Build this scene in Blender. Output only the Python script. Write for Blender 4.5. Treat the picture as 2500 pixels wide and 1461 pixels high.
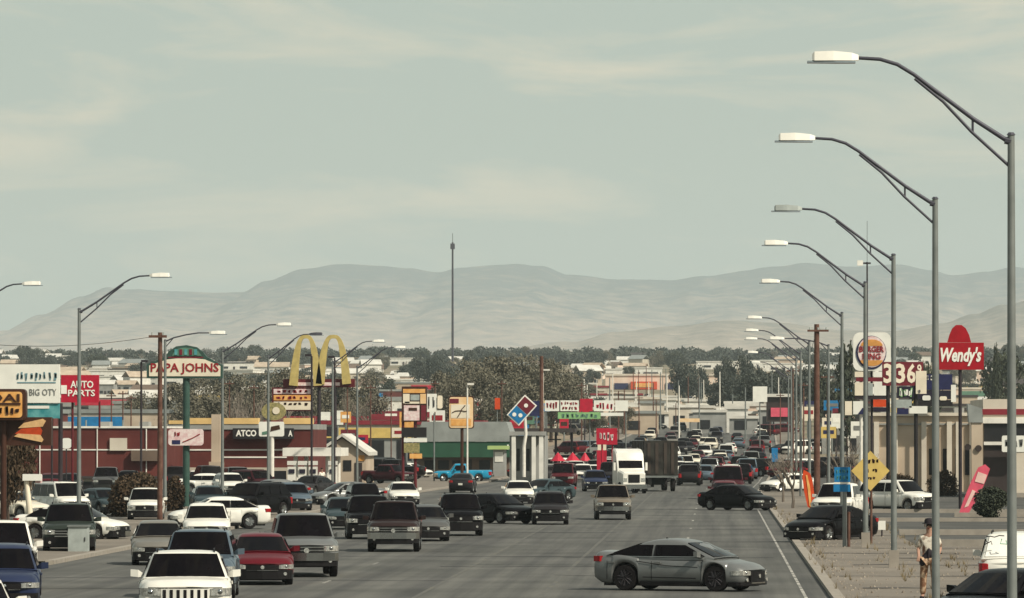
import bpy, math, random
from mathutils import Vector, Matrix, noise
R = math.radians
scene = bpy.context.scene
for o in list(bpy.data.objects):
    bpy.data.objects.remove(o)
C = scene.collection

# ------------------------------------------------------------------ camera
FPX, W0, H0 = 14000.0, 2500.0, 1461.0          # focal length in photo pixels
VX, VY, EYE = 1750.0, 1062.0, 4.3              # where the street runs to, eye height
PITCH = math.atan((VY - H0 / 2) / FPX)
YAW = math.atan((VX - W0 / 2) * math.cos(PITCH) / FPX)
cam = bpy.data.cameras.new('camera')
cam.sensor_width = 36.0
cam.lens = FPX / W0 * 36.0
cam.clip_start, cam.clip_end = 1.0, 40000.0
camo = bpy.data.objects.new('camera', cam)
camo.location = (0, 0, EYE)
camo.rotation_euler = (R(90) + PITCH, 0, YAW)
C.objects.link(camo)
scene.camera = camo

# ------------------------------------------------------------------ sky and sun
SUN_EL, SUN_AZ = R(43), R(127)                 # azimuth from +Y, clockwise: from the right, behind the camera
world = bpy.data.worlds.new('World')
scene.world = world
world.use_nodes = True
nt = world.node_tree
nt.nodes.clear()
wo = nt.nodes.new('ShaderNodeOutputWorld')
bg = nt.nodes.new('ShaderNodeBackground')
bg.inputs['Strength'].default_value = 0.1
sky = nt.nodes.new('ShaderNodeTexSky')
sky.sky_type = 'NISHITA'
sky.sun_disc = False
sky.sun_elevation = SUN_EL
sky.sun_rotation = SUN_AZ
sky.air_density, sky.dust_density, sky.ozone_density = 1.0, 3.0, 1.0
tc = nt.nodes.new('ShaderNodeTexCoord')
mp = nt.nodes.new('ShaderNodeMapping')
mp.inputs['Scale'].default_value = (17, 17, 80)
mp.inputs['Location'].default_value = (2.37, 0.2, 2.5)
n1 = nt.nodes.new('ShaderNodeTexNoise')
n1.inputs['Scale'].default_value = 1.0
n1.inputs['Detail'].default_value = 7.0
n1.inputs['Roughness'].default_value = 0.56
n1.inputs['Distortion'].default_value = 0.5
cr = nt.nodes.new('ShaderNodeValToRGB')
cr.color_ramp.elements[0].position = 0.49
cr.color_ramp.elements[0].color = (0, 0, 0, 1)
cr.color_ramp.elements[1].position = 0.68
cr.color_ramp.elements[1].color = (1, 1, 1, 1)
veil = nt.nodes.new('ShaderNodeMix')           # thin high cloud over the clear sky
veil.data_type = 'RGBA'
veil.inputs[7].default_value = (4.88, 5.70, 4.98, 1)
cl = nt.nodes.new('ShaderNodeMix')
cl.data_type = 'RGBA'
cl.inputs[7].default_value = (7.5, 6.9, 5.3, 1)
fac = nt.nodes.new('ShaderNodeMath')
fac.operation = 'MULTIPLY'
fac.inputs[1].default_value = 1.0
L = nt.links.new
L(tc.outputs['Generated'], mp.inputs['Vector'])
L(mp.outputs['Vector'], n1.inputs['Vector'])
L(n1.outputs['Fac'], cr.inputs['Fac'])
L(sky.outputs['Color'], veil.inputs[6])
sx_ = nt.nodes.new('ShaderNodeSeparateXYZ')
mr = nt.nodes.new('ShaderNodeMapRange')        # veil thickest along the horizon, thinned overhead to lower the fill light
mr.inputs['From Min'].default_value, mr.inputs['From Max'].default_value = 0.0, 1.0
mr.inputs['To Min'].default_value, mr.inputs['To Max'].default_value = 0.93, 0.16
L(tc.outputs['Generated'], sx_.inputs[0])
L(sx_.outputs['Z'], mr.inputs['Value'])
L(mr.outputs[0], veil.inputs[0])
L(cr.outputs['Color'], fac.inputs[0])
L(fac.outputs[0], cl.inputs[0])
L(veil.outputs[2], cl.inputs[6])
L(cl.outputs[2], bg.inputs['Color'])
L(bg.outputs['Background'], wo.inputs['Surface'])

sun = bpy.data.lights.new('sun', 'SUN')
sun.energy = 5.0
sun.angle = R(1.0)
sun.color = (1.0, 0.93, 0.79)
suno = bpy.data.objects.new('sun', sun)
sd = Vector((math.sin(SUN_AZ) * math.cos(SUN_EL), math.cos(SUN_AZ) * math.cos(SUN_EL), math.sin(SUN_EL)))
suno.rotation_euler = sd.to_track_quat('Z', 'Y').to_euler()
C.objects.link(suno)
vs = scene.view_settings
vs.view_transform, vs.look, vs.exposure, vs.gamma = 'Standard', 'None', 0.0, 1.0
vs.use_curve_mapping = False
scene.cycles.volume_bounces = 1
scene.cycles.max_bounces = 6

# ------------------------------------------------------------------ pixel and ground helpers
_cy, _sy, _cp, _sp = math.cos(YAW), math.sin(YAW), math.cos(PITCH), math.sin(PITCH)
FWD = Vector((-_sy * _cp, _cy * _cp, _sp))
RGT = Vector((_cy, _sy, 0))
UPV = RGT.cross(FWD)

def P(px, py, Y):
    d = FWD + RGT * ((px - W0 / 2) / FPX) + UPV * ((H0 / 2 - py) / FPX)
    d = d * (Y / d.y)
    return Vector((d.x, Y, EYE + d.z))

PROFILE = [(-200, 0), (520, 0), (620, .4), (780, 1.9), (1000, 4.2), (1500, 11), (2000, 20), (2600, 33),
           (3200, 46), (3600, 49), (5000, 40), (9000, 20), (13000, 20), (30000, 20)]
def gz(Y):
    for (a, za), (b, zb) in zip(PROFILE, PROFILE[1:]):
        if Y <= b:
            return za + (zb - za) * (Y - a) / (b - a)
    return PROFILE[-1][1]
BEND = [(-200, 0), (430, 0), (614, 2.9), (800, 5.3), (1000, 7), (1500, 10), (3000, 14), (30000, 30)]
def rx(Y):
    for (a, za), (b, zb) in zip(BEND, BEND[1:]):
        if Y <= b:
            return za + (zb - za) * (Y - a) / (b - a)
    return 0
def G(px, Y, dz=0):
    p = P(px, VY, Y)
    return Vector((p.x, Y, gz(Y) + dz))
def YG(py):
    lo, hi = 40.0, 3300.0
    for _ in range(50):
        m = (lo + hi) / 2
        y = VY - (gz(m) - EYE) * FPX / m
        if y > py: lo = m
        else: hi = m
    return lo
def S(Y):
    return FPX / Y

# ------------------------------------------------------------------ materials
MATS = {}
def mat(name, col, rough=0.6, metal=0.0, var=0.12, scale=4.0, coat=0.0, bump=0.0, spec=0.22, col2=None, detail=4.0, lo=.35, hi=.65):
    if name in MATS:
        return MATS[name]
    m = bpy.data.materials.new(name)
    m.use_nodes = True
    t = m.node_tree
    b = t.nodes['Principled BSDF']
    b.inputs['Roughness'].default_value = rough
    b.inputs['Metallic'].default_value = metal
    b.inputs['Specular IOR Level'].default_value = spec
    b.inputs['Coat Weight'].default_value = coat
    b.inputs['Coat Roughness'].default_value = 0.08
    tcx = t.nodes.new('ShaderNodeTexCoord')
    nz = t.nodes.new('ShaderNodeTexNoise')
    nz.inputs['Scale'].default_value = scale
    nz.inputs['Detail'].default_value = detail
    t.links.new(tcx.outputs['Object'], nz.inputs['Vector'])
    rp = t.nodes.new('ShaderNodeValToRGB')
    c2 = col2 if col2 else tuple(min(1, c * (1 + var)) for c in col)
    c1 = col if col2 else tuple(c * (1 - var) for c in col)
    rp.color_ramp.elements[0].position = lo
    rp.color_ramp.elements[1].position = hi
    rp.color_ramp.elements[0].color = (*c1, 1)
    rp.color_ramp.elements[1].color = (*c2, 1)
    t.links.new(nz.outputs['Fac'], rp.inputs['Fac'])
    t.links.new(rp.outputs['Color'], b.inputs['Base Color'])
    if bump:
        bp = t.nodes.new('ShaderNodeBump')
        bp.inputs['Strength'].default_value = bump
        t.links.new(nz.outputs['Fac'], bp.inputs['Height'])
        t.links.new(bp.outputs['Normal'], b.inputs['Normal'])
    MATS[name] = m
    return m

def M(name):
    return MATS[name]

def road_mat():
    m = mat('asphalt', (.078, .078, .072), .85, scale=.16, col2=(.115, .113, .105), spec=.15, detail=8)
    t = m.node_tree
    b = t.nodes['Principled BSDF']
    rp = t.nodes['Color Ramp']
    tcx = t.nodes['Texture Coordinate']
    mp_ = t.nodes.new('ShaderNodeMapping')
    mp_.inputs['Scale'].default_value = (1.1, .011, 1)
    nz = t.nodes.new('ShaderNodeTexNoise')
    nz.inputs['Scale'].default_value = 1.0
    nz.inputs['Detail'].default_value = 6
    nz.inputs['Roughness'].default_value = .62
    r2 = t.nodes.new('ShaderNodeValToRGB')
    r2.color_ramp.elements[0].position, r2.color_ramp.elements[1].position = .36, .66
    r2.color_ramp.elements[0].color = (.72, .72, .74, 1)
    r2.color_ramp.elements[1].color = (1.28, 1.27, 1.22, 1)
    mx = t.nodes.new('ShaderNodeMix')
    mx.data_type = 'RGBA'
    mx.blend_type = 'MULTIPLY'
    mx.inputs[0].default_value = 1.0
    t.links.new(tcx.outputs['Object'], mp_.inputs['Vector'])
    t.links.new(mp_.outputs['Vector'], nz.inputs['Vector'])
    t.links.new(nz.outputs['Fac'], r2.inputs['Fac'])
    t.links.new(rp.outputs['Color'], mx.inputs[6])
    t.links.new(r2.outputs['Color'], mx.inputs[7])
    t.links.new(mx.outputs[2], b.inputs['Base Color'])
road_mat()
mat('lot_asphalt', (.055, .055, .05), .85, scale=.3, col2=(.10, .096, .088), spec=.15, detail=8)
mat('concrete', (.150, .132, .110), .9, scale=.12, col2=(.215, .188, .156), spec=.1, detail=8)
mat('kerb', (.28, .25, .21), .9, scale=2, spec=.2)
mat('dirt', (.26, .205, .15), .95, scale=.02, col2=(.15, .14, .09), spec=.1, detail=8)
def rock_mat(name, low, high, z0, z1, sc):
    m = mat(name, low, .95, scale=sc, col2=high, spec=.05, detail=12)
    t = m.node_tree
    rp = t.nodes['Color Ramp']
    nz = t.nodes['Noise Texture']
    nz.inputs['Roughness'].default_value = .68
    geo = t.nodes.new('ShaderNodeNewGeometry')
    sep = t.nodes.new('ShaderNodeSeparateXYZ')
    mr_ = t.nodes.new('ShaderNodeMapRange')
    mr_.inputs['From Min'].default_value, mr_.inputs['From Max'].default_value = z0, z1
    ad = t.nodes.new('ShaderNodeMath')
    ad.operation = 'MULTIPLY_ADD'
    ad.inputs[1].default_value = 3.2
    t.links.new(geo.outputs['Position'], sep.inputs[0])
    t.links.new(sep.outputs['Z'], mr_.inputs['Value'])
    t.links.new(nz.outputs['Fac'], ad.inputs[0])
    t.links.new(mr_.outputs[0], ad.inputs[2])
    t.links.new(ad.outputs[0], rp.inputs['Fac'])
    rp.color_ramp.elements[0].position, rp.color_ramp.elements[1].position = .0, 1.0
    sb = t.nodes.new('ShaderNodeMath')
    sb.operation = 'SUBTRACT'
    sb.inputs[1].default_value = 1.5
    t.links.new(ad.outputs[0], sb.inputs[0])
    t.links.new(sb.outputs[0], rp.inputs['Fac'])
rock_mat('rock', (.37, .29, .235), (.060, .085, .098), 250, 540, .011)
rock_mat('rock_low', (.38, .31, .25), (.16, .155, .135), 120, 260, .024)
mat('white_paint', (.78, .76, .70), .6, var=.06, scale=1.5)
mat('road_paint', (.46, .44, .39), .8, scale=.9, col2=(.13, .127, .117), lo=.40, hi=.60)
mat('road_yellow', (.125, .12, .098), .8, scale=.6, col2=(.10, .098, .09), lo=.35, hi=.55)
mat('seal', (.045, .043, .045), .7, scale=2)
mat('galv', (.19, .205, .195), .5, .35, scale=2.0)
mat('galv_dark', (.07, .07, .085), .5, .3, scale=2.0)
mat('lamp_white', (.80, .78, .70), .45, scale=3, var=.05)
mat('lamp_grey', (.32, .35, .33), .5, scale=3)
mat('lens', (.16, .19, .2), .2, scale=3)
mat('wood', (.085, .04, .028), .85, scale=3, col2=(.14, .075, .055))
mat('black', (.018, .016, .017), .55, scale=4)
mat('dark_metal', (.035, .028, .032), .5, .2, scale=3)
mat('maroon_metal', (.10, .012, .016), .5, scale=3)
mat('green_post', (.035, .075, .06), .5, scale=3)
mat('steel_white', (.66, .63, .56), .5, scale=3, var=.08)
# vehicles
mat('glass', (.004, .003, .0035), .05, scale=2, var=.3, spec=.10)
mat('tyre', (.010, .008, .008), .85, scale=8)
mat('rim', (.28, .29, .28), .35, .8, scale=5)
mat('rim_dark', (.06, .055, .06), .4, .6, scale=5)
mat('chrome', (.42, .42, .41), .14, 1.0, scale=5, var=.05)
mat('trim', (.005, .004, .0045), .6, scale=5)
mat('head', (.70, .70, .66), .10, .75, scale=14, var=.35, spec=.8)
mat('tail', (.30, .012, .015), .2, scale=8)
mat('plate', (.55, .55, .48), .5, scale=8)
PAINTS = dict(white=(.70, .68, .61), silver=(.165, .17, .165), grey=(.10, .10, .095), taupe=(.21, .195, .165),
              black=(.0035, .003, .0035), darkgrey=(.022, .020, .021), brown=(.026, .016, .015), red=(.095, .005, .010),
              darkred=(.075, .010, .014), maroon=(.05, .010, .014), navy=(.018, .026, .06), teal=(.032, .050, .055),
              blue=(.012, .23, .38), tan=(.20, .165, .125), green=(.026, .034, .028), cream=(.62, .57, .46), steelblue=(.10, .135, .165))
for k, c in PAINTS.items():
    mat('paint_' + k, c, .32, .35 if k in ('silver', 'grey', 'taupe', 'steelblue', 'tan') else 0.0, var=.07, scale=1.3, coat=.10 if sum(c) < .3 else .22, spec=.07 if sum(c) < .1 else .2)

# ------------------------------------------------------------------ mesh builder
class MB:
    def __init__(s):
        s.v, s.f = [], []
    def add(s, vs, fs):
        n = len(s.v)
        s.v += [tuple(v) for v in vs]
        s.f += [tuple(i + n for i in f) for f in fs]
        return s
    def box(s, x0, x1, y0, y1, z0, z1):
        if x0 > x1: x0, x1 = x1, x0
        if y0 > y1: y0, y1 = y1, y0
        if z0 > z1: z0, z1 = z1, z0
        return s.add([(x0, y0, z0), (x1, y0, z0), (x1, y1, z0), (x0, y1, z0), (x0, y0, z1), (x1, y0, z1), (x1, y1, z1), (x0, y1, z1)],
                     [(3, 2, 1, 0), (4, 5, 6, 7), (0, 1, 5, 4), (1, 2, 6, 5), (2, 3, 7, 6), (3, 0, 4, 7)])
    def prism(s, pts, off):
        """polygon pts (3d, counterclockwise seen from outside) thickened inward by vector off"""
        n = len(pts)
        off = Vector(off)
        a = [Vector(p) for p in pts]
        b = [p + off for p in a]
        fs = [tuple(range(n)), tuple(range(2 * n - 1, n - 1, -1))]
        for i in range(n):
            j = (i + 1) % n
            fs.append((j, i, i + n, j + n))
        return s.add(a + b, fs)
    def tube(s, pts, r, seg=8, cap=True):
        pts = [Vector(p) for p in pts]
        if not isinstance(r, (list, tuple)):
            r = [r] * len(pts)
        vs, fs = [], []
        up = Vector((0.13, 0.31, .94))
        for i, p in enumerate(pts):
            d = (pts[min(i + 1, len(pts) - 1)] - pts[max(i - 1, 0)]).normalized()
            u = d.cross(up)
            if u.length < .05:
                u = d.cross(Vector((1, 0, 0)))
            u.normalize()
            w = d.cross(u)
            for k in range(seg):
                a = 2 * math.pi * k / seg
                vs.append(p + (u * math.cos(a) + w * math.sin(a)) * r[i])
        n = len(pts)
        for i in range(n - 1):
            for k in range(seg):
                k2 = (k + 1) % seg
                fs.append((i * seg + k, i * seg + k2, (i + 1) * seg + k2, (i + 1) * seg + k))
        if cap:
            fs.append(tuple(range(seg - 1, -1, -1)))
            fs.append(tuple(range((n - 1) * seg, n * seg)))
        return s.add(vs, fs)
    def lathe_x(s, prof, seg=18):
        """profile of (x, r) turned about the x axis"""
        vs, fs = [], []
        n = len(prof)
        for k in range(seg):
            a = 2 * math.pi * k / seg
            for x, r in prof:
                vs.append((x, r * math.cos(a), r * math.sin(a)))
        for k in range(seg):
            k2 = (k + 1) % seg
            for i in range(n - 1):
                fs.append((k * n + i, k * n + i + 1, k2 * n + i + 1, k2 * n + i))
        return s.add(vs, fs)
    def disc(s, c, r, y, th=.02, seg=20, rz=None):
        rz = rz or r
        return s.prism([(c[0] + r * math.cos(2 * math.pi * k / seg), y, c[1] + rz * math.sin(2 * math.pi * k / seg)) for k in range(seg)], (0, th, 0))
    def loft(s, rings, capa=True, capb=True):
        n = len(rings[0])
        vs = [p for rg in rings for p in rg]
        fs = []
        for i in range(len(rings) - 1):
            for k in range(n):
                k2 = (k + 1) % n
                fs.append((i * n + k, i * n + k2, (i + 1) * n + k2, (i + 1) * n + k))
        if capa: fs.append(tuple(range(n - 1, -1, -1)))
        if capb: fs.append(tuple(range((len(rings) - 1) * n, len(rings) * n)))
        return s.add(vs, fs)
    def mesh(s, name, origin=None, smooth=None):
        o = Vector(origin) if origin is not None else Vector((0, 0, 0))
        m = bpy.data.meshes.new(name)
        m.from_pydata([(x - o.x, y - o.y, z - o.z) for x, y, z in s.v], [], s.f)
        m.update()
        if smooth is not None:
            m.polygons.foreach_set('use_smooth', [True] * len(m.polygons))
            m.set_sharp_from_angle(angle=R(smooth))
        return m
    def build(s, name, material, parent=None, smooth=None, origin=None):
        """vertices are world coordinates; stored relative to the parent's (unrotated) place or to origin"""
        org = origin
        if parent is not None:
            org = parent.location.copy()
            if parent.parent is not None:
                org = org + parent.parent.location
        me = s.mesh(name, org, smooth)
        me.materials.append(MATS[material] if isinstance(material, str) else material)
        ob = bpy.data.objects.new(name, me)
        if parent is not None:
            ob.parent = parent
        elif origin is not None:
            ob.location = origin
        C.objects.link(ob)
        return ob

def tag(o, label, cat, group=None):
    o['label'], o['category'] = label, cat
    if group: o['group'] = group
    return o
def thing(name, label, cat, loc, group=None, rz=0.0):
    o = bpy.data.objects.new(name, None)
    o.empty_display_size = .3
    o.location = loc
    o.rotation_euler = (0, 0, rz)
    C.objects.link(o)
    return tag(o, label, cat, group)
def struct(o, kind='structure'):
    o['kind'] = kind
    return o
def copy_tree(o, parent=None):
    c = o.copy()
    C.objects.link(c)
    if parent is not None: c.parent = parent
    for ch in o.children:
        copy_tree(ch, c)
    return c
def recolour(o, m):
    o.material_slots[0].link = 'OBJECT'
    o.material_slots[0].material = M(m)

FONTC = {}
def text_mesh(txt, bold=0.0, shear=0.0):
    k = (txt, bold, shear)
    if k not in FONTC:
        cu = bpy.data.curves.new('lettering', 'FONT')
        cu.body = txt
        cu.size = 1.0
        cu.offset = bold
        cu.shear = shear
        cu.extrude = .04
        cu.resolution_u = 2
        ob = bpy.data.objects.new('lettering', cu)
        C.objects.link(ob)
        dg = bpy.context.evaluated_depsgraph_get()
        me = bpy.data.meshes.new_from_object(ob.evaluated_get(dg))
        C.objects.unlink(ob)
        bpy.data.objects.remove(ob)
        FONTC[k] = me
    return FONTC[k]
def lettering(txt, px0, px1, py0, py1, Y, material, parent, bold=.0, shear=0.0, name='lettering', th=.03):
    """flat letters filling the pixel box at depth Y (front face at Y - th)"""
    src = text_mesh(txt, bold, shear)
    me = src.copy()
    vs_ = [v.co for v in src.vertices]
    x0, x1 = min(v.x for v in vs_), max(v.x for v in vs_)
    y0, y1 = min(v.y for v in vs_), max(v.y for v in vs_)
    a, b = P(px0, py1, Y), P(px1, py0, Y)
    org = parent.location.copy()
    if parent.parent is not None: org += parent.parent.location
    for v in me.vertices:
        c = v.co.copy()
        v.co = (a.x + (c.x - x0) / (x1 - x0) * (b.x - a.x) - org.x, Y - (c.z + .04) / .08 * th - org.y,
                a.z + (c.y - y0) / (y1 - y0) * (b.z - a.z) - org.z)
    me.materials.clear()
    me.materials.append(M(material))
    ob = bpy.data.objects.new(name, me)
    ob.parent = parent
    C.objects.link(ob)
    return ob
def panel(parent, name, px0, py0, px1, py1, Y, material, th=.25):
    """upright board: its face at depth Y, reaching th metres back"""
    a, b = P(px0, py1, Y), P(px1, py0, Y)
    return MB().box(a.x, b.x, Y, Y + th, a.z, b.z).build(name, material, parent)
def rpanel(parent, name, px0, py0, px1, py1, Y, material, th=.25, rad=8, seg=4):
    """the same with rounded corners (rad in pixels)"""
    pts = []
    for cx, cy, a0 in ((px1 - rad, py1 - rad, -90), (px1 - rad, py0 + rad, 0), (px0 + rad, py0 + rad, 90), (px0 + rad, py1 - rad, 180)):
        for k in range(seg + 1):
            a = R(a0 + 90 * k / seg)
            pts.append(P(cx + rad * math.cos(a), cy - rad * math.sin(a), Y))
    return MB().prism(pts, (0, th, 0)).build(name, material, parent)
def ppoly(parent, name, pxs, Y, material, th=.2):
    """outline in pixels, counterclockwise in the picture"""
    return MB().prism([P(x, y, Y) for x, y in pxs], (0, th, 0)).build(name, material, parent)
def post(parent, name, px, py_top, Y, wpx, material, py_bot=None, seg=10, taper=1.0):
    t = P(px, py_top, Y)
    b = Vector((t.x, Y, gz(Y) - .1)) if py_bot is None else P(px, py_bot, Y)
    b.x = t.x
    r = wpx / S(Y) / 2
    return MB().tube([b, t], [r, r * taper], seg).build(name, material, parent, smooth=50)

# ================================================================== SETTING
rng = random.Random(7)
def sheet(name, ys, xa, xb, dz, material, nx=1):
    """ground-following sheet between the lines xa(Y) and xb(Y)"""
    mb = MB()
    vs_, fs_ = [], []
    for Y in ys:
        for i in range(nx + 1):
            vs_.append((xa(Y) + (xb(Y) - xa(Y)) * i / nx, Y, gz(Y) + dz))
    n = nx + 1
    for j in range(len(ys) - 1):
        for i in range(nx):
            fs_.append((j * n + i, j * n + i + 1, (j + 1) * n + i + 1, (j + 1) * n + i))
    mb.add(vs_, fs_)
    return mb.build(name, material)
YS = sorted(set([p[0] for p in PROFILE if -200 <= p[0] <= 21500] + [p[0] for p in BEND if p[0] < 21500] + list(range(440, 2000, 60)) + [21500]))
struct(sheet('ground', YS, lambda y: -6500, lambda y: 6500, -.02, 'dirt'))
RL, RR = -22.0, 3.0
ry = [y for y in YS if y <= 1180]
struct(sheet('road', ry, lambda y: RL + rx(y), lambda y: RR + rx(y), .0, 'asphalt'))
struct(sheet('side_street', [-100, 60, 188], lambda y: -90, lambda y: RL - .004, -.004, 'asphalt'))

def kerbline(name, y0, y1, xe, w, h):
    ys = [y for y in YS if y0 < y < y1]
    ys = [y0] + ys + [y1]
    rings = []
    for y in ys:
        x = xe + rx(y)
        z = gz(y)
        rings.append([(x, y, z - .1), (x + w, y, z - .1), (x + w, y, z + h), (x, y, z + h)])
    return struct(MB().loft(rings).build(name, 'kerb'))
kerbline('kerb', 190, 1150, RL - .3, .3, .13)
kerbline('kerb', -60, 1150, RR, .3, .11)
struct(sheet('pavement_left', [190] + [y for y in YS if 190 < y < 1150], lambda y: RL - 8 + rx(y), lambda y: RL - .3 + rx(y), .10, 'concrete'))
struct(sheet('pavement', [-60] + [y for y in YS if -60 < y < 1150], lambda y: RR + .3 + rx(y), lambda y: RR + 4.6 + rx(y), .09, 'concrete'))
struct(sheet('verge', [-60, 100, 218], lambda y: RR + 4.6, lambda y: 30, .07, 'concrete'))
struct(sheet('parking_lot', [y for y in [195, 300, 520] + YS if 195 <= y < 640], lambda y: -120, lambda y: RL - 8 + rx(y), .01, 'lot_asphalt')) if False else None
lotys = sorted([195, 300, 420, 500] + [y for y in YS if 500 < y < 760])
struct(sheet('parking_lot', lotys, lambda y: -130, lambda y: RL - 8 + rx(y), .012, 'lot_asphalt'))
struct(sheet('parking_lot', [218.2, 300, 420, 500] + [y for y in YS if 500 < y < 620], lambda y: RR + 4.6 + rx(y), lambda y: 70, .012, 'lot_asphalt'))
# low walls and kerbs of the right-hand lot
for (x0, x1, Y, h, m) in ((5.2, 60, 316, .22, 'kerb'), (8.0, 60, 284, .2, 'kerb'), (7.8, 60, 246, .25, 'kerb'), (7.7, 60, 219.5, .3, 'kerb')):
    struct(MB().box(x0, x1, Y, Y + .4, -.05, h).build('lot_kerb', m))
for (x0, x1, Y) in ((-75, -30, 262), (-80, -30, 330), (-80, -34, 400)):
    struct(MB().box(x0, x1, Y, Y + .4, -.05, .16).build('lot_kerb', 'kerb'))

# painted lines
def stripe(name, xc, y0, y1, w, material):
    ys = [y0] + [y for y in YS if y0 < y < y1] + [y1]
    return struct(sheet(name, ys, lambda y: xc - w / 2 + rx(y), lambda y: xc + w / 2 + rx(y), .004, material))
for a, b in ((60, 330), (345, 900)):
    stripe('edge_line', 2.35, a, b, .085, 'road_paint')
for xc in (-1.2, -11.4, -15.0, -18.6):
    for y in range(70, 560, 24):
        if rng.random() < .8:
            stripe('lane_mark', xc, y, y + 3.0, .10, 'road_paint')
for xc in (-4.7, -8.0):
    stripe('lane_line', xc, 60, 520, .12, 'road_yellow')
# tar-sealed joints that run across the road
def crack(x0, x1, Y, w):
    mb = MB()
    n = 14
    top, bot = [], []
    for i in range(n + 1):
        x = x0 + (x1 - x0) * i / n
        o = noise.noise(Vector((x * .6, Y, 0))) * 1.3
        ww = w * (.5 + abs(noise.noise(Vector((x * 1.7, Y, 5)))) * 1.4)
        bot.append((x, Y + o - ww, gz(Y) + .006))
        top.append((x, Y + o + ww, gz(Y) + .006))
    mb.add(bot + top, [(i, i + 1, n + 2 + i, n + 1 + i) for i in range(n)])
    return struct(mb.build('tar_seam', 'seal'))
for x0, x1, Y, w in ((-4.5, 2.6, 231, .35), (-3.2, 1.5, 215, .3), (-14, -4, 203, .35), (-10.5, -4.4, 252, .45), (-5, 1, 176, .16), (-9, -2.5, 187, .22),
                     (-13.5, -8, 169, .15), (-6, 2, 262, .4), (-8, 1, 330, .5), (-16, -9, 224, .3), (-2.5, 2.7, 146, .12), (-21, -15, 172, .2), (-20, -14, 160, .15), (-7, -1, 151, .1), (-5.4, 2, 201, .25)):
    crack(x0, x1, Y, w)

for x0, x1, Y, w in ((3.6, 9, 141, .2), (4, 12, 158, .25), (3.5, 7.5, 171, .2), (4.4, 10, 186, .3), (3.6, 8.6, 204, .3), (5, 12, 213, .25), (3.5, 7.4, 240, .3), (3.5, 7.4, 275, .3), (3.6, 6.9, 149, .12), (6.2, 9.5, 196, .5)):
    c_ = crack(x0, x1, Y, w)
    c_.location.z = .098
    c_.name = 'pavement_crack'
# ------------------------------------------------------------------ mountains
def ridge(name, pts, Yr, Yb, material, seed, amp, back=2500):
    """a range whose crest passes the pixel points at depth Yr, sloping down to Yb in front"""
    pts = sorted(pts)
    def crest(px):
        for (a, ya), (b, yb) in zip(pts, pts[1:]):
            if px <= b:
                t = (px - a) / (b - a)
                t = t * t * (3 - 2 * t)
                return ya + (yb - ya) * t
        return pts[-1][1]
    nx, ny = 720, 80
    vs_, fs_ = [], []
    x0, x1 = pts[0][0], pts[-1][0]
    for j in range(ny + 1):
        t = j / ny
        for i in range(nx + 1):
            px = x0 + (x1 - x0) * i / nx
            top = P(px, crest(px), Yr)
            if t <= .8:
                q = t / .8
                Y = Yb + (Yr - Yb) * q
                sh = q ** 1.25
            else:
                q = (t - .8) / .2
                Y = Yr + back * q
                sh = 1 - q ** 1.3
            x = P(px, VY, Yr).x
            nn = noise.fractal(Vector((x * .0011 + seed, Y * .0004, seed)), 1.0, 2.0, 6)
            g = abs(noise.noise(Vector((x * .0030 + nn * .8 + seed, Y * .00022, 3))))
            side = min(1, sh * 1.6) * (1 - max(0, (sh - .86)) / .14 * .75)
            fine = noise.fractal(Vector((x * .006 + seed, Y * .003, seed + 4)), 1.0, 2.0, 6) * amp * .55
            z = 8 + (top.z - 8) * sh + fine * side + (nn * amp - g * amp * 1.6 + .2 * amp) * side
            vs_.append((x, Y, z))
    n = nx + 1
    for j in range(ny):
        for i in range(nx):
            fs_.append((j * n + i, j * n + i + 1, (j + 1) * n + i + 1, (j + 1) * n + i))
    return struct(MB().add(vs_, fs_).build(name, material, smooth=180))
ridge('mountains', [(-900, 880), (-300, 850), (0, 815), (100, 768), (200, 722), (262, 700), (310, 706), (440, 712), (590, 714), (650, 686), (740, 660), (830, 648),
      (900, 649), (1000, 655), (1070, 664), (1120, 654), (1250, 644), (1320, 649), (1390, 670), (1500, 681), (1640, 684), (1720, 674), (1820, 660),
      (1900, 653), (1960, 643), (2080, 655), (2200, 648), (2270, 660), (2330, 674), (2410, 664), (2480, 652), (2560, 668), (2900, 720), (3500, 800)], 19000, 13000, 'rock', 3.3, 26)
ridge('foothills', [(-900, 900), (300, 880), (700, 870), (1150, 866), (1400, 838), (1500, 812), (1640, 796), (1780, 784), (1900, 790), (2050, 806), (2180, 806), (2300, 788), (2380, 764), (2450, 742), (2560, 722), (2700, 735), (3400, 800)],
      10500, 7200, 'rock_low', 9.1, 20, 1500)
struct(MB().add([(-6500, 21000, 10), (6500, 21000, 10), (6500, 21400, 60), (-6500, 21400, 60)], [(0, 1, 2, 3)]).build('terrain', 'rock'))

# ------------------------------------------------------------------ haze
hm = bpy.data.materials.new('haze_air')
hm.use_nodes = True
hm.node_tree.nodes.clear()
ho = hm.node_tree.nodes.new('ShaderNodeOutputMaterial')
pv = hm.node_tree.nodes.new('ShaderNodeVolumePrincipled')
pv.inputs['Color'].default_value = (.74, .85, .88, 1)
pv.inputs['Density'].default_value = 6.3e-5
pv.inputs['Anisotropy'].default_value = .15
hm.node_tree.links.new(pv.outputs['Volume'], ho.inputs['Volume'])
hz = MB().box(-7000, 7000, -400, 22500, -2, 760).build('haze', hm)
hz['kind'] = 'stuff'

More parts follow.
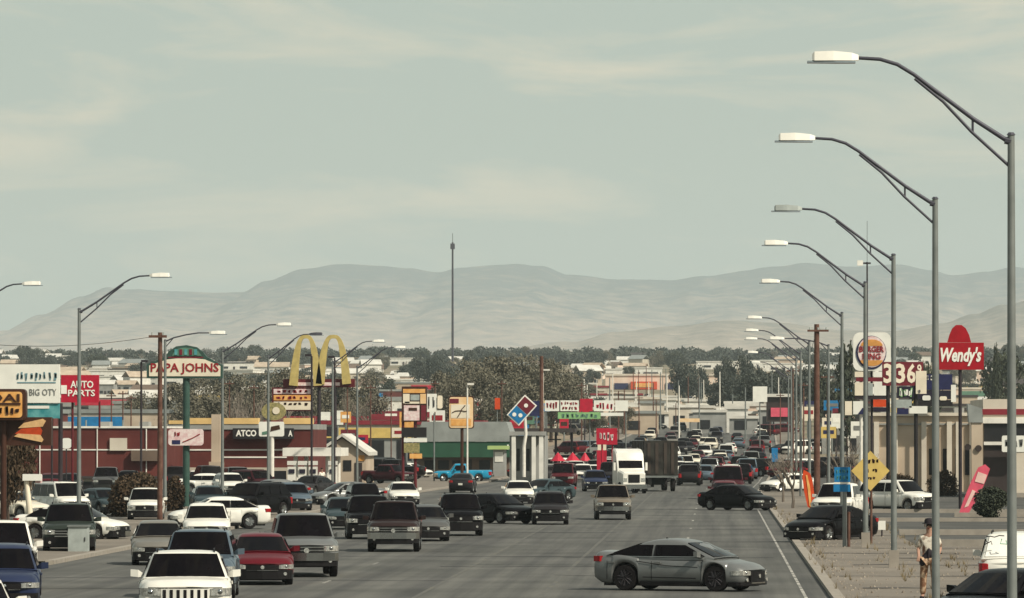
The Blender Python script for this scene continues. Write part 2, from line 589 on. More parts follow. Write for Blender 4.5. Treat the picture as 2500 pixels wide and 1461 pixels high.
# ================================================================== STREET LAMPS
UPPER = [(-.05, -.125), (-.72, .31), (-1.44, .85), (-1.85, 1.16), (-2.16, 1.35), (-2.49, 1.45), (-2.98, 1.48)]
LOWER = [(-.05, -.58), (-.75, .06), (-1.29, .64), (-1.83, 1.08)]
def lamp(name, label, px, Y, h, sgn=1, stretch=1.0, head='lamp_white', footing=False, kind='truss', rise=1.0, group=None, arm='galv_dark', pole='galv'):
    base = G(px, Y)
    base.z += .09 if base.x > RR + rx(Y) or base.x < RL + rx(Y) else 0
    t = thing(name, label, 'street lamp', base, group)
    x, z0, zt = base.x, base.z, base.z + h
    MB().tube([(x, Y, z0 - .1), (x, Y, z0 + h * .5), (x, Y, zt)], [.105, .088, .07], 10).build('pole', pole, t, smooth=60)
    MB().tube([(x, Y, zt), (x, Y, zt + .05)], [.09, .05], 10).build('cap', arm, t)
    f = lambda p: (x + p[0] * sgn * stretch, Y, zt + p[1] * rise)
    if kind == 'truss':
        MB().tube([f(p) for p in UPPER], [.05, .045, .042, .04, .04, .038, .035], 8).build('arm', arm, t, smooth=60)
        MB().tube([f(p) for p in LOWER], .032, 8).build('strut', arm, t, smooth=60)
        MB().tube([f((-.73, .31)), f((-.73, .03))], .025, 6).build('brace', arm, t)
        MB().tube([f((-.0, -.125)), f((-.12, -.10))], .075, 8).build('clamp', arm, t)
        tip = f((-2.98, 1.48))
    else:
        pts = [(-.05, -.05), (-.5, .14), (-1.2, .30), (-1.9, .40), (-2.6, .40)]
        MB().tube([f(p) for p in pts], [.045, .042, .04, .038, .035], 8).build('arm', arm, t, smooth=60)
        MB().tube([f((0, -.4)), f((-.45, .10))], .025, 6).build('brace', arm, t)
        tip = f((-2.6, .40))
    hx, hzz, dirx = tip[0], tip[2], -sgn
    e = lambda a, w, zlo, zhi: [(hx + dirx * a, Y - w, hzz + zlo), (hx + dirx * a, Y + w, hzz + zlo), (hx + dirx * a, Y + w * .8, hzz + zhi), (hx + dirx * a, Y - w * .8, hzz + zhi)]
    hd = MB().loft([e(-.08, .06, -.05, .05), e(.05, .14, -.06, .09), e(.40, .17, -.06, .125), e(.76, .15, -.06, .115), e(.80, .12, -.05, .07)]).build('luminaire', head, t)
    MB().loft([e(-.02, .15, -.105, -.062), e(.35, .18, -.105, -.062), e(.90, .14, -.10, -.062)]).build('lens', 'lens', hd)
    if footing:
        MB().box(x - .16, x + .16, Y - .16, Y + .16, z0 - .05, z0 + .55).build('footing', 'kerb', t)
    return t
lamp('street_lamp', 'nearest tall street lamp, its pole running down the right picture edge', 2470, 109.4, 9.92)
lamp('street_lamp', 'tall street lamp second from the right edge, beside the standing person', 2284, 139, 9.92)
lamp('street_lamp', 'street lamp with a grey faded head and concrete footing, third from the right', 2182, 182.5, 9.92, head='lamp_grey', footing=True)
lamp('street_lamp', 'street lamp passing in front of the yellow diamond sign', 2113, 215.4, 9.92, footing=True)
lamp('street_lamp', 'street lamp standing between the blue signs and the yellow diamond sign', 2056, 269, 9.92)
lamp('street_lamp', 'street lamp with a short single arm right of the brown wooden pole', 2023, 345, 9.6, kind='davit', stretch=1.05, pole='galv')
lamp('street_lamp', 'street lamp with its arm reaching out behind the brown wooden pole', 1976, 352, 9.92)
for k, (px, Y) in enumerate(((1955, 395), (1944, 429), (1932, 500), (1925, 590))):
    lamp('street_lamp', 'far small street lamp along the right kerb behind the brown wooden pole', px, Y, 9.92, group='far lamps along the right kerb')
lamp('street_lamp', 'street lamp whose white head alone enters the left picture edge', -95, 272, 9.92, sgn=-1)
lamp('street_lamp', 'tall street lamp in front of the red sign and the maroon store', 193, 252, 9.75, sgn=-1, stretch=1.07)
lamp('street_lamp', 'short-armed street lamp beside the brown pole at the pizza sign', 403, 311, 9.35, sgn=-1, kind='davit', stretch=.95)
lamp('street_lamp', 'street lamp at the right end of the pizza sign', 543, 341, 9.3, sgn=-1, stretch=1.1)
lamp('street_lamp', 'street lamp with a small dark head left of the yellow arches', 655, 385, 9.5, sgn=-1, head='galv_dark', stretch=.95)
for px, Y in ((812, 420), (872, 450)):
    lamp('street_lamp', 'far street lamp behind the yellow arches', px, Y, 9.6, sgn=-1, group='lamps behind the yellow arches')

# ================================================================== VEHICLES
def lerp_list(pts, x):
    for (a, ya), (b, yb) in zip(pts, pts[1:]):
        if x <= b:
            return ya + (yb - ya) * max(0, (x - a)) / max(b - a, 1e-6)
    return pts[-1][1]
SPEC = {
    'sedan': dict(L=4.68, W=1.82, H=1.44, zf=.72, top=[(0, .72), (.5, .80), (1.25, .93), (2.2, .93), (3.4, .96), (4.0, 1.02), (4.5, 1.03), (4.68, .99)], sill=.20,
                  wheels=(.92, 3.64), r=.33, cab=(1.12, 2.02, 3.15, 4.22), belt=.93, roofw=.70, wins=[(0, .51), (.522, 1)]),
    'crossover': dict(L=4.5, W=1.84, H=1.62, zf=.86, top=[(0, .86), (.5, .95), (1.15, 1.02), (4.2, 1.06), (4.5, 1.0)], sill=.24,
                      wheels=(.88, 3.55), r=.35, cab=(1.05, 1.85, 3.75, 4.32), belt=1.02, roofw=.74, wins=[(0, .36), (.39, .72), (.75, 1)]),
    'suv': dict(L=4.8, W=1.93, H=1.78, zf=.98, top=[(0, .98), (.5, 1.05), (1.3, 1.12), (4.5, 1.14), (4.8, 1.08)], sill=.27,
                wheels=(.92, 3.82), r=.38, cab=(1.22, 1.88, 4.2, 4.66), belt=1.12, roofw=.77, wins=[(0, .34), (.37, .68), (.71, 1)]),
    'pickup': dict(L=5.75, W=2.0, H=1.90, zf=1.08, top=[(0, 1.08), (.5, 1.14), (1.55, 1.20), (3.9, 1.20), (3.96, 1.26), (5.7, 1.28), (5.75, 1.24)], sill=.36,
                   wheels=(1.02, 4.62), r=.41, cab=(1.5, 2.15, 3.6, 3.86), belt=1.18, roofw=.76, wins=[(0, .48), (.52, 1)]),
    'oldpickup': dict(L=5.5, W=1.95, H=1.72, zf=.98, top=[(0, .98), (.5, 1.02), (1.7, 1.06), (3.3, 1.06), (3.36, 1.10), (5.4, 1.10), (5.5, 1.06)], sill=.34,
                      wheels=(.98, 4.25), r=.36, cab=(1.62, 2.1, 3.0, 3.25), belt=1.05, roofw=.80, wins=[(0, 1)]),
    'fastback': dict(L=4.70, W=1.84, H=1.41, zf=.70, top=[(0, .70), (.5, .78), (1.2, .92), (2.2, .92), (3.4, .97), (4.1, 1.04), (4.55, 1.06), (4.70, 1.02)], sill=.19,
                     wheels=(.92, 3.66), r=.355, cab=(.98, 2.10, 2.95, 4.40), belt=.92, roofw=.69, wins=[(0, .53), (.54, 1)]),
    'jeep': dict(L=4.8, W=2.04, H=1.70, zf=1.06, top=[(0, 1.06), (.4, 1.09), (1.3, 1.14), (4.5, 1.16), (4.8, 1.1)], sill=.28,
                 wheels=(.92, 3.82), r=.38, cab=(1.2, 1.80, 4.2, 4.66), belt=1.13, roofw=.74, wins=[(0, .34), (.37, .68), (.71, 1)]),
    'van': dict(L=5.0, W=1.96, H=1.98, zf=1.0, top=[(0, 1.0), (.5, 1.08), (1.0, 1.14), (4.8, 1.16), (5.0, 1.1)], sill=.24,
                wheels=(.9, 3.9), r=.35, cab=(.9, 1.7, 4.75, 4.93), belt=1.13, roofw=.80, wins=[(0, .30), (.33, .64), (.67, 1)]),
}
def plan(y, L):
    f = lerp_list([(0, .86), (.06, .92), (.18, .965), (.45, 1.0)], y)
    b = lerp_list([(0, .86), (.10, .94), (.3, .99), (.5, 1.0)], L - y)
    return min(f, b)
def slabq(mb, pts, th):
    """a thin pane through four or more points, pushed th outward along its own normal"""
    p = [Vector(q) for q in pts]
    n = (p[1] - p[0]).cross(p[2] - p[0]).normalized()
    mb.prism([q + n * th for q in p], -n * (th + .015))
TPL = {}
def wheel_mesh(r, w):
    k = ('wheel', r, w)
    if k not in TPL:
        a = MB().lathe_x([(-w / 2, r * .60), (-w / 2, r * .93), (-w * .36, r), (w * .36, r), (w / 2, r * .93), (w / 2, r * .60)], 20).mesh('wheel', smooth=35)
        a.materials.append(M('tyre'))
        mb = MB()
        mb.lathe_x([(w * .40, r * .66), (w * .46, r * .62), (w * .30, r * .52), (w * .28, .001)], 20)
        mb.lathe_x([(-w * .28, .001), (-w * .30, r * .52), (-w * .46, r * .62), (-w * .40, r * .66)], 20)
        for sg in (-1, 1):
            for q in range(5):
                aa = 2 * math.pi * q / 5
                c, s_ = math.cos(aa), math.sin(aa)
                for d in (-.07, .07):
                    pts = [(sg * w * .42, r * (.06 * c) - d * r * s_, r * .06 * s_ + d * r * c), (sg * w * .44, r * .62 * c - d * 1.9 * r * s_, r * .62 * s_ + d * 1.9 * r * c)]
                    mb.tube(pts, .028, 4)
        b = mb.mesh('rim', smooth=35)
        b.materials.append(M('rim'))
        TPL[k] = (a, b)
    return TPL[k]
BOWF, BOWR = .17, .09
def bow(x, y, hw, L):
    """how far a point is swept back from the nose (and forward from the tail) by the plan curve"""
    q = (x / hw) ** 2
    return BOWF * q * max(0, 1 - y / 1.1) - BOWR * q * max(0, 1 - (L - y) / .8)
def hatch_ring(y, zb, zt, hw, L, y0=0.0, hwn=1.0):
    h = zt - zb
    k = [(hw * .78, zb), (hw * .93, zb + .05 * h), (hw * .985, zb + h * .20), (hw, zb + h * .45), (hw * .988, zb + h * .64), (hw * .955, zb + h * .80), (hw * .90, zb + h * .92),
         (hw * .80, zt), (hw * .55, zt + .022), (hw * .2, zt + .036)]
    return [(x, y0 + y + bow(x, y, hwn, L), z) for x, z in k] + [(-x, y0 + y + bow(x, y, hwn, L), z) for x, z in reversed(k)]
def bowbox(mb, x1, y0, L, hw, yf, depth, z0, z1, front=True, x0=None, n=6):
    """a strip across the nose or tail that follows the plan curve"""
    rings = []
    x0 = -x1 if x0 is None else x0
    for i in range(n + 1):
        x = x0 + (x1 - x0) * i / n
        if front:
            b = bow(x, 0, hw, L)
            ya, yb = y0 + b - yf, y0 + b + depth
        else:
            b = bow(x, L, hw, L)
            ya, yb = y0 + L + b + yf, y0 + L + b - depth
        rings.append([(x, ya, z0), (x, yb, z0), (x, yb, z1), (x, ya, z1)])
    return mb.loft(rings)
def vehicle_parts(kind, lod, grille='bars'):
    key = (kind, lod, grille)
    if key in TPL: return TPL[key]
    sp = SPEC[kind]
    Ln, Wd, H, r, sill, belt = sp['L'], sp['W'], sp['H'], sp['r'], sp['sill'], sp['belt']
    hw, y0 = Wd / 2, -Ln / 2
    zf = sp['zf']
    # lower body
    ys = set([0, .03, .08, .14, .22, .34, .45, Ln - .4, Ln - .2, Ln - .08, Ln - .02, Ln])
    for p in sp['top']: ys.add(p[0])
    ar = r + .055
    for wy in sp['wheels']:
        for k in range(-6, 7):
            ys.add(round(wy + ar * math.sin(k / 6 * math.pi / 2), 4))
        ys.add(round(wy - ar - .006, 4)); ys.add(round(wy + ar + .006, 4))
    q = 0
    while q < Ln:
        ys.add(round(q, 3)); q += .35
    ys = sorted(y for y in ys if 0 <= y <= Ln)
    rings = []
    for y in ys:
        zt = lerp_list(sp['top'], y)
        zb = sill + max(0, .10 - y) * 1.0 + max(0, .25 - (Ln - y)) * .6
        if y < .34: zt -= .13 * (1 - y / .34) ** 2
        if Ln - y < .08: zt -= (.08 - (Ln - y)) * 1.0
        for wy in sp['wheels']:
            d = abs(y - wy)
            if d < ar:
                zb = max(zb, r + math.sqrt(max(0, ar * ar - d * d)))
        zb = min(zb, zt - .08)
        rings.append(hatch_ring(y, zb, zt, hw * plan(y, Ln), Ln, y0, hw))
    body = MB().loft(rings)
    # greenhouse
    A, B, Cc, D = sp['cab']
    wl, wr = hw * .93, hw * sp['roofw']
    def zr(y):
        if y <= B: return belt + (H - .02 - belt) * (y - A) / (B - A)
        if y >= Cc: return belt + (H - .03 - belt) * (D - y) / (D - Cc)
        t = (y - B) / (Cc - B)
        return H - .02 - .01 * t + .02 * math.sin(math.pi * t)
    if kind in ('sedan', 'fastback', 'crossover'):
        zr0 = zr
        sm = .34 if kind == 'fastback' else .22
        def zr(y):
            ww = min(sm, y - A + .02, D - y + .02)
            return sum(zr0(min(D, max(A, y + ww * q / 4))) for q in range(-4, 5)) / 9 + (.018 if kind == 'fastback' else .01) * math.sin(math.pi * (y - A) / (D - A))
    def wx(z): return wl + (wr - wl) * (z - belt) / (H - belt)
    cr = []
    cys = sorted(set([A, A + (B - A) * .5, B - .08, B, B + .12] + [B + (Cc - B) * i / 4 for i in range(5)] + [Cc - .12, Cc, Cc + (D - Cc) * .2, Cc + (D - Cc) * .5, D] + [A + (D - A) * i / 18 for i in range(19)]))
    for y in cys:
        zt = max(zr(y), belt + .001)
        if abs(y - B) < 1e-6 and kind not in ('sedan', 'fastback', 'crossover'): zt -= .012
        h = zt - (belt - .06)
        bx = lambda x: (-.11 * (1 - (x / wl) ** 2) * max(0, 1 - max(0, y - B) / .6) + .07 * (1 - (x / wl) ** 2) * max(0, 1 - max(0, Cc - y) / .6))
        rr_ = min(.11, h * .35)
        k = [(wl * .995, belt - .06), (wx(max(belt, belt - .06 + h * .55)), belt - .06 + h * .55), (wx(zt) + .005, zt - rr_), (wx(zt) - .02, zt - rr_ * .5), (wx(zt) - .075, zt - rr_ * .16), (wx(zt) * .80, zt), (wx(zt) * .45, zt + .016), (wx(zt) * .15, zt + .022)]
        cr.append([(x, y0 + y + bx(x), z) for x, z in k] + [(-x, y0 + y + bx(x), z) for x, z in reversed(k)])
    body.loft(cr)
    parts = []                                    # (name, mesh, material, parent index, location)
    def addp(name, mb, material, parent=None, loc=(0, 0, 0), smooth=35, flat=False):
        me = mb if not isinstance(mb, MB) else mb.mesh(name, smooth=None if flat else smooth)
        if not len(me.materials): me.materials.append(M(material))
        parts.append((name, me, material, parent, loc))
        return len(parts) - 1
    addp('body', body, 'paint_white', smooth=58)
    # glass
    def wpt(t, side, ya, yb, f):
        y = ya + (yb - ya) * t
        z = belt + (H - .02 - belt) * t
        return (side * wx(z) * f, y0 + y, z)
    ws, rw = MB(), MB()
    def screen(mb, ya, yb, f0, f1, t0, t1, cv, th=.018, n=8):
        """curved pane between heights t0 and t1 of the slope from (ya) up to (yb)"""
        sl = Vector((0, (H - .02 - belt), -(yb - ya))).normalized()
        nrm = Vector((0, -abs(sl.y) if cv < 0 else abs(sl.y), abs(sl.z)))
        rings = []
        for i in range(n + 1):
            u = -1 + 2 * i / n
            lo_, hi_ = Vector(wpt(t0, u, ya, yb, f0)), Vector(wpt(t1, u, ya, yb, f1))
            lo_.y += cv * (1 - (lo_.x / wl) ** 2); hi_.y += cv * (1 - (hi_.x / wl) ** 2)
            lo_.z += .010 * (1 - u * u); hi_.z += .010 * (1 - u * u)
            rings.append([lo_ + nrm * th, hi_ + nrm * th, hi_ - nrm * .03, lo_ - nrm * .03])
        mb.loft(rings)
    rnd = kind in ('sedan', 'fastback', 'crossover')
    screen(ws, A, B, .93, .90, .04, .84 if rnd else .93, -.11)
    screen(rw, D, Cc, .88, .87, .08, .80 if rnd else .90, .07)
    sides = []
    z1, z2 = belt + .04, H - .15
    for sg in (-1, 1):
        for a, b in sp['wins']:
            lo0, lo1 = A + .28, D - .16
            t2 = (z2 - belt) / (H - belt)
            hi0, hi1 = A + (B - A) * t2 + .14, D + (Cc - D) * t2 - .05
            mb = MB()
            L0, L1 = lo0 + (lo1 - lo0) * a, lo0 + (lo1 - lo0) * b
            H0_, H1_ = hi0 + (hi1 - hi0) * a, hi0 + (hi1 - hi0) * b
            if a > 0: L0 = H0_ = max(L0, H0_) if L0 > H0_ else (L0 + H0_) / 2
            if b < 1: L1 = H1_ = (L1 + H1_) / 2
            pts = [(sg * wx(z1), y0 + L0, z1), (sg * wx(z1), y0 + L1, z1), (sg * wx(z2), y0 + H1_, z2), (sg * wx(z2), y0 + H0_, z2)]
            if sg < 0: pts.reverse()
            slabq(mb, pts, .014)
            sides.append(mb)
    pil = []
    for sg in (-1, 1):
        for a, b in zip(sp['wins'], sp['wins'][1:]):
            lo0, lo1 = A + .28, D - .16
            t2 = (z2 - belt) / (H - belt)
            hi0, hi1 = A + (B - A) * t2 + .14, D + (Cc - D) * t2 - .05
            m1, m2 = (a[1] + b[0]) / 2, (a[1] + b[0]) / 2
            yc = ((lo0 + (lo1 - lo0) * m1) + (hi0 + (hi1 - hi0) * m1)) / 2
            mb = MB()
            pts = [(sg * wx(z1), y0 + yc - .05, z1), (sg * wx(z1), y0 + yc + .05, z1), (sg * wx(z2), y0 + yc + .04, z2), (sg * wx(z2), y0 + yc - .04, z2)]
            if sg < 0: pts.reverse()
            slabq(mb, pts, .010)
            pil.append(mb)
    tyw = .23
    tm, rm = wheel_mesh(r, tyw)
    if lod == 0:
        g = MB()
        for m_ in [ws, rw] + sides:
            g.add(m_.v, m_.f)
        addp('window', g, 'glass', flat=True)
        for wy in sp['wheels']:
            for sg in (-1, 1):
                addp('wheel', tm, 'tyre', loc=(sg * (hw - tyw / 2 - .02), y0 + wy, r))
    else:
        addp('windscreen', ws, 'glass', flat=True)
        addp('rear_window', rw, 'glass', flat=True)
        for m_ in sides: addp('side_window', m_, 'glass', flat=True)
        for wy in sp['wheels']:
            for sg in (-1, 1):
                i = addp('wheel', tm, 'tyre', loc=(sg * (hw - tyw / 2 - .02), y0 + wy, r))
                addp('rim', rm, 'rim', parent=i)
        if kind in ('sedan', 'fastback', 'crossover'):
            for m_ in pil: addp('door_pillar', m_, 'trim', flat=True)
        addp('underbody', MB().box(-hw * .72, hw * .72, y0 + .3, -y0 - .3, sill - .06, sill + .18), 'black', flat=True)
    # lights front and rear
    def lightpoly(front, sg, xi, z0, z1, depth):
        s_ = 1 if front else -1
        e0 = y0 if front else -y0
        taper = [(0, .86), (.06, .92), (.18, .965), (.32, .985)] if front else [(0, .86), (.10, .94), (.22, .97), (.3, .99)]
        bq = (lambda x, d: BOWF * (x / hw) ** 2 * (1 - d / 1.1)) if front else (lambda x, d: BOWR * (x / hw) ** 2 * (1 - d / .8))
        out = [(xi * hw, e0 + s_ * (bq(xi * hw, 0) - .018)), ((xi + .14) * hw, e0 + s_ * (bq((xi + .14) * hw, 0) - .020))] + [(f * hw + .014, e0 + s_ * (d - .014 * (d == 0) + bq(f * hw, d))) for d, f in taper if d <= depth]
        inn = [(x - .10, y + s_ * .10) for x, y in out]
        poly = out + inn[::-1]
        pts = [(sg * x, y, z0) for x, y in poly]
        n = len(pts)
        mb = MB()
        if (sg > 0) == front: pass
        mb.add(pts + [(x, y, z1 - .02 * (i % n in (0,))) for i, (x, y, z) in enumerate(pts)],
               [tuple(range(n)), tuple(range(n, 2 * n))] + [(i, (i + 1) % n, (i + 1) % n + n, i + n) for i in range(n)])
        return mb
    tall = kind in ('pickup', 'oldpickup', 'van', 'suv', 'jeep')
    hl = .17 if tall else .13
    if 'glint_ball' not in TPL:
        mbs = MB()
        rings_ = []
        for i in range(1, 9):
            a_ = math.pi * i / 9
            rings_.append([(math.sin(a_) * math.cos(b_ * math.pi / 7), -math.cos(a_) , math.sin(a_) * math.sin(b_ * math.pi / 7)) for b_ in range(14)])
        mbs.loft(rings_)
        TPL['glint_ball'] = mbs
    for sg in (-1, 1):
        hi_ = addp('headlight', lightpoly(True, sg, .54, zf - .12 - hl, zf - .125, .32), 'head', smooth=62)
        if lod > 0:
            rb_ = hl * .42
            cx_, cy_, cz_ = sg * hw * .74, y0 + BOWF * .74 ** 2 + .02, zf - .12 - hl * .5
            m_ = MB()
            m_.add([(cx_ + x * rb_, cy_ + y * rb_, cz_ + z * rb_) for x, y, z in TPL['glint_ball'].v], TPL['glint_ball'].f)
            addp('glint_reflector', m_, 'chrome', parent=hi_, smooth=80)  # chrome ball added so the headlight catches a sun glint
    zr_ = lerp_list(sp['top'], Ln)
    for sg in (-1, 1):
        addp('taillight', lightpoly(False, sg, .66 if not tall else .74, zr_ - (.40 if tall else .22), zr_ - .07, .22), 'tail', flat=True)
    gh = .26 if tall else .17
    gz1 = zf - .14
    if kind == 'fastback': gh = .36
    gi = addp('grille', bowbox(MB(), hw * .52, y0, Ln, hw, .014, .08, gz1 - gh, gz1), 'trim' if grille != 'slots' else 'paint_white', flat=True)
    if lod > 0:
        if grille == 'slots':
            for i in range(7):
                xc = (i - 3) * hw * .148
                addp('grille_slot', MB().box(xc - .033, xc + .033, y0 - .024 + BOWF * (xc / hw) ** 2, y0 + .02, gz1 - gh + .02, gz1 - .02), 'trim', parent=gi, flat=True)
        elif grille == 'chrome':
            for i in range(3):
                z = gz1 - gh + .04 + i * gh * .36
                addp('grille_bar', bowbox(MB(), hw * .54, y0, Ln, hw, .03, .0, z - .02, z + .02), 'chrome', parent=gi, flat=True)
            addp('badge', MB().disc((0, gz1 - gh * .5), .08, y0 - .05, .03), 'head', parent=gi)
        else:
            addp('badge', MB().disc((0, gz1 - gh * .38), .055, y0 - .03, .03), 'head', parent=gi)
            addp('grille_bar', bowbox(MB(), hw * .50, y0, Ln, hw, .024, .0, gz1 - gh * .95, gz1 - gh * .85), 'chrome', parent=gi, flat=True)
        if kind in ('pickup', 'oldpickup'):
            addp('bumper', MB().loft([[(x, y0 + yy, .50) , (x, y0 + yy + .22, .50), (x, y0 + yy + .22, .74), (x, y0 + yy, .74)] for x, yy in ((-hw * .98, .26), (-hw * .86, .08), (-hw * .5, -.02), (0, -.06), (hw * .5, -.02), (hw * .86, .08), (hw * .98, .26))]), 'chrome', flat=True)
            addp('bumper', MB().box(-hw * .9, hw * .9, -y0 - .05, -y0 + .14, .50, .70), 'chrome', flat=True)
        addp('intake_shade', MB().loft([[(x, y0 + yy - .012, sill - .02), (x, y0 + yy + .25, sill - .02), (x, y0 + yy + .25, sill + (.08 if kind == 'fastback' else .26 if not tall else .34)), (x, y0 + yy - .012, sill + (.07 if kind == 'fastback' else .24 if not tall else .32))] for x, yy in [(sg_ * f_ * hw, d_ + BOWF * f_ * f_ * (1 - d_ / 1.1)) for sg_, f_, d_ in ((-1, .965, .17), (-1, .92, .055), (-1, .84, -.002), (-1, .5, -.002), (1, 0, -.002), (1, .5, -.002), (1, .84, -.002), (1, .92, .055), (1, .965, .17))]]), 'trim', flat=True)  # lower intake enlarged into a dark strip that imitates shade under the bumper
        addp('bonnet_seam', bowbox(MB(), hw * .80, y0 + .02, Ln, hw, .03, .03, zf - .118, zf - .108), 'trim', flat=True)
        for sg in (-1, 1):
            fx = sg * hw * .72
            addp('fog_light', MB().disc((fx, sill + .13), .05, y0 + BOWF * .52 - .035, .03, 12), 'head', flat=True)
        if kind in ('suv', 'jeep', 'crossover', 'van'):
            for sg in (-1, 1):
                addp('roof_rail', MB().tube([(sg * wr * .84, y0 + B + .25, H - .02), (sg * wr * .84, y0 + B + .35, H + .035), (sg * wr * .84, y0 + Cc - .35, H + .03), (sg * wr * .84, y0 + Cc - .2, H - .03)], .018, 6), 'trim')
        if kind in ('sedan', 'fastback'):
            addp('roof_fin', MB().prism([(-.02, y0 + Cc - .35, H - .03), (.02, y0 + Cc - .35, H - .03), (.008, y0 + Cc - .16, H + .055), (-.008, y0 + Cc - .16, H + .055)], (0, .03, -.05)), 'trim', flat=True)
        if kind == 'fastback':
            for sg in (-1, 1):
                addp('crease_line', MB().tube([(sg * (hw * .985), y0 + 1.45, .66), (sg * (hw * 1.0), y0 + 2.4, .70), (sg * (hw * .985), y0 + 3.3, .82)], .010, 5), 'trim')
                addp('lower_crease', MB().tube([(sg * (hw * .99), y0 + 1.5, .36), (sg * (hw * .995), y0 + 3.1, .38)], .012, 5), 'trim')
                addp('window_trim', MB().tube([(sg * wl * 1.003, y0 + A + .32, belt + .025), (sg * wl * 1.003, y0 + D - .18, belt + .025)], .010, 5), 'chrome')
        addp('licence_plate', MB().box(-.16, .16, -y0, -y0 + .02, zr_ - .42, zr_ - .27), 'plate', flat=True)
        for sg in (-1, 1):
            ym = y0 + A + .42
            mb = MB().loft([[(sg * (hw * .90), ym, belt + .02), (sg * (hw * .90), ym + .1, belt + .02), (sg * (hw * .90), ym + .1, belt + .08), (sg * (hw * .90), ym, belt + .08)],
                            [(sg * (hw + .03), ym - .06, belt + .01), (sg * (hw + .03), ym + .08, belt + .01), (sg * (hw + .03), ym + .08, belt + .17), (sg * (hw + .03), ym - .06, belt + .17)],
                            [(sg * (hw + .20), ym - .03, belt + .03), (sg * (hw + .20), ym + .08, belt + .03), (sg * (hw + .20), ym + .08, belt + .18), (sg * (hw + .20), ym - .03, belt + .18)]])
            addp('mirror', mb, 'paint_white', flat=True)
            for k, (a, b) in enumerate(sp['wins'][:2]):
                yy = y0 + A + .28 + (D - A - .44) * b - .28
                addp('door_handle', MB().box(sg * (hw - .01), sg * (hw + .03), yy, yy + .20, belt - .16, belt - .12), 'paint_white', flat=True)
            for yd in (A + .36, A + .28 + (D - A - .44) * sp['wins'][0][1], A + .28 + (D - A - .44) * (sp['wins'][1][1] if len(sp['wins']) > 1 else 1) - .05):
                addp('door_seam', MB().box(sg * (hw * .99), sg * (hw + .003), y0 + yd - .005, y0 + yd + .005, sill + .12, belt - .10), 'trim', flat=True)
            addp('sill_trim', MB().box(sg * hw * .93, sg * (hw * .985), y0 + sp['wheels'][0] + r + .1, y0 + sp['wheels'][1] - r - .1, sill - .04, sill + .07), 'trim', flat=True)
    TPL[key] = parts
    return parts

def vehicle(kind, paint, px, py, h, label, cat=None, lod=1, Y=None, grille='bars', group=None, X=None, rim=None, scale=1.0, paint_lights=None, name=None):
    Y = Y if Y else YG(py)
    loc = G(px, Y) if X is None else Vector((X, Y, gz(Y)))
    if loc.x > RR + rx(Y) or (loc.x < RL + rx(Y) and Y > 190): loc.z += .012
    slope = math.atan((gz(Y + 3) - gz(Y - 3)) / 6)
    nm = name or {'sedan': 'sedan_car', 'crossover': 'crossover_car', 'suv': 'sport_utility_car', 'pickup': 'pickup_truck', 'oldpickup': 'pickup_truck', 'van': 'minivan', 'fastback': 'sedan_car', 'jeep': 'sport_utility_car'}[kind]
    t = thing(nm, label, cat or ('pickup truck' if 'pickup' in kind else 'van' if kind == 'van' else 'car'), loc, group, R(h))
    t.rotation_euler = (0, 0, R(h)) if slope < .002 else (Matrix.Rotation(slope, 3, 'X') @ Matrix.Rotation(R(h), 3, 'Z')).to_euler()
    t.scale = (scale, scale, scale)
    objs = []
    for nme, me, material, par, lc in vehicle_parts(kind, lod, grille):
        o = bpy.data.objects.new(nme, me)
        o.location = lc
        o.parent = t if par is None else objs[par]
        C.objects.link(o)
        if material == 'paint_white' and paint != 'white':
            recolour(o, 'paint_' + paint)
        if rim and nme == 'rim':
            recolour(o, rim)
        objs.append(o)
    return t

V = vehicle
# queue coming towards the camera, left half of the road
V('jeep', 'white', 454, 0, 5, 'big white off-roader with a seven-slot grille at the bottom of the picture', Y=128, grille='slots')
V('suv', 'steelblue', 492, 0, 3, 'blue-grey car right behind the white seven-slot off-roader', Y=152)
V('crossover', 'white', 505, 0, 5, 'white car with bright headlights in the queue above the blue-grey car', Y=224)
V('sedan', 'white', 535, 0, -78, 'white sedan standing side-on across the queue', Y=262)
V('sedan', 'taupe', 388, 1378, 6, 'taupe sedan at the left of the queue beside the white off-roader')
V('sedan', 'red', 636, 1425, 6, 'dark red sedan with chrome badge next to the white off-roader')
V('pickup', 'silver', 737, 1405, 7, 'silver pickup with chrome grille behind the red sedan', grille='chrome')
V('suv', 'black', 900, 1315, 5, 'black off-roader between the silver and the brown pickups')
V('pickup', 'brown', 964, 1345, 2, 'dark brown pickup with shining chrome grille in mid-road', grille='chrome', scale=.97)
V('sedan', 'grey', 1038, 1320, 6, 'grey sedan just right of the brown pickup')
V('suv', 'black', 1122, 1307, 4, 'tall black off-roader right of the grey sedan')
V('sedan', 'black', 1208, 1278, 42, 'black sedan turning, right of the tall black off-roader')
V('crossover', 'darkgrey', 1343, 1280, 2, 'dark grey car alone in the turning lane', scale=.97)
V('pickup', 'tan', 1495, 1268, 2, 'tan pickup coming on in the middle of the road', scale=.93)
V('sedan', 'white', 1266, 1230, 4, 'white sedan behind the dark turning-lane car')
V('sedan', 'teal', 1332, 1224, -35, 'dark teal car beside the white sedan behind the turning lane')
V('crossover', 'navy', 1452, 1200, 4, 'navy car with pale headlights left of the lorry')
V('suv', 'white', 1405, 1172, 5, 'white car in front of the red canopies')
V('sedan', 'darkgrey', 1335, 1174, -60, 'dark car parked below the tilted domino sign')
V('sedan', 'white', 982, 1235, 8, 'white sedan driving alone between the lots on the left')
V('sedan', 'darkgrey', 1130, 1203, 178, 'dark car seen from behind below the blue pickup')
V('oldpickup', 'blue', 1130, 1178, -90, 'bright blue old pickup parked side-on', scale=.97)
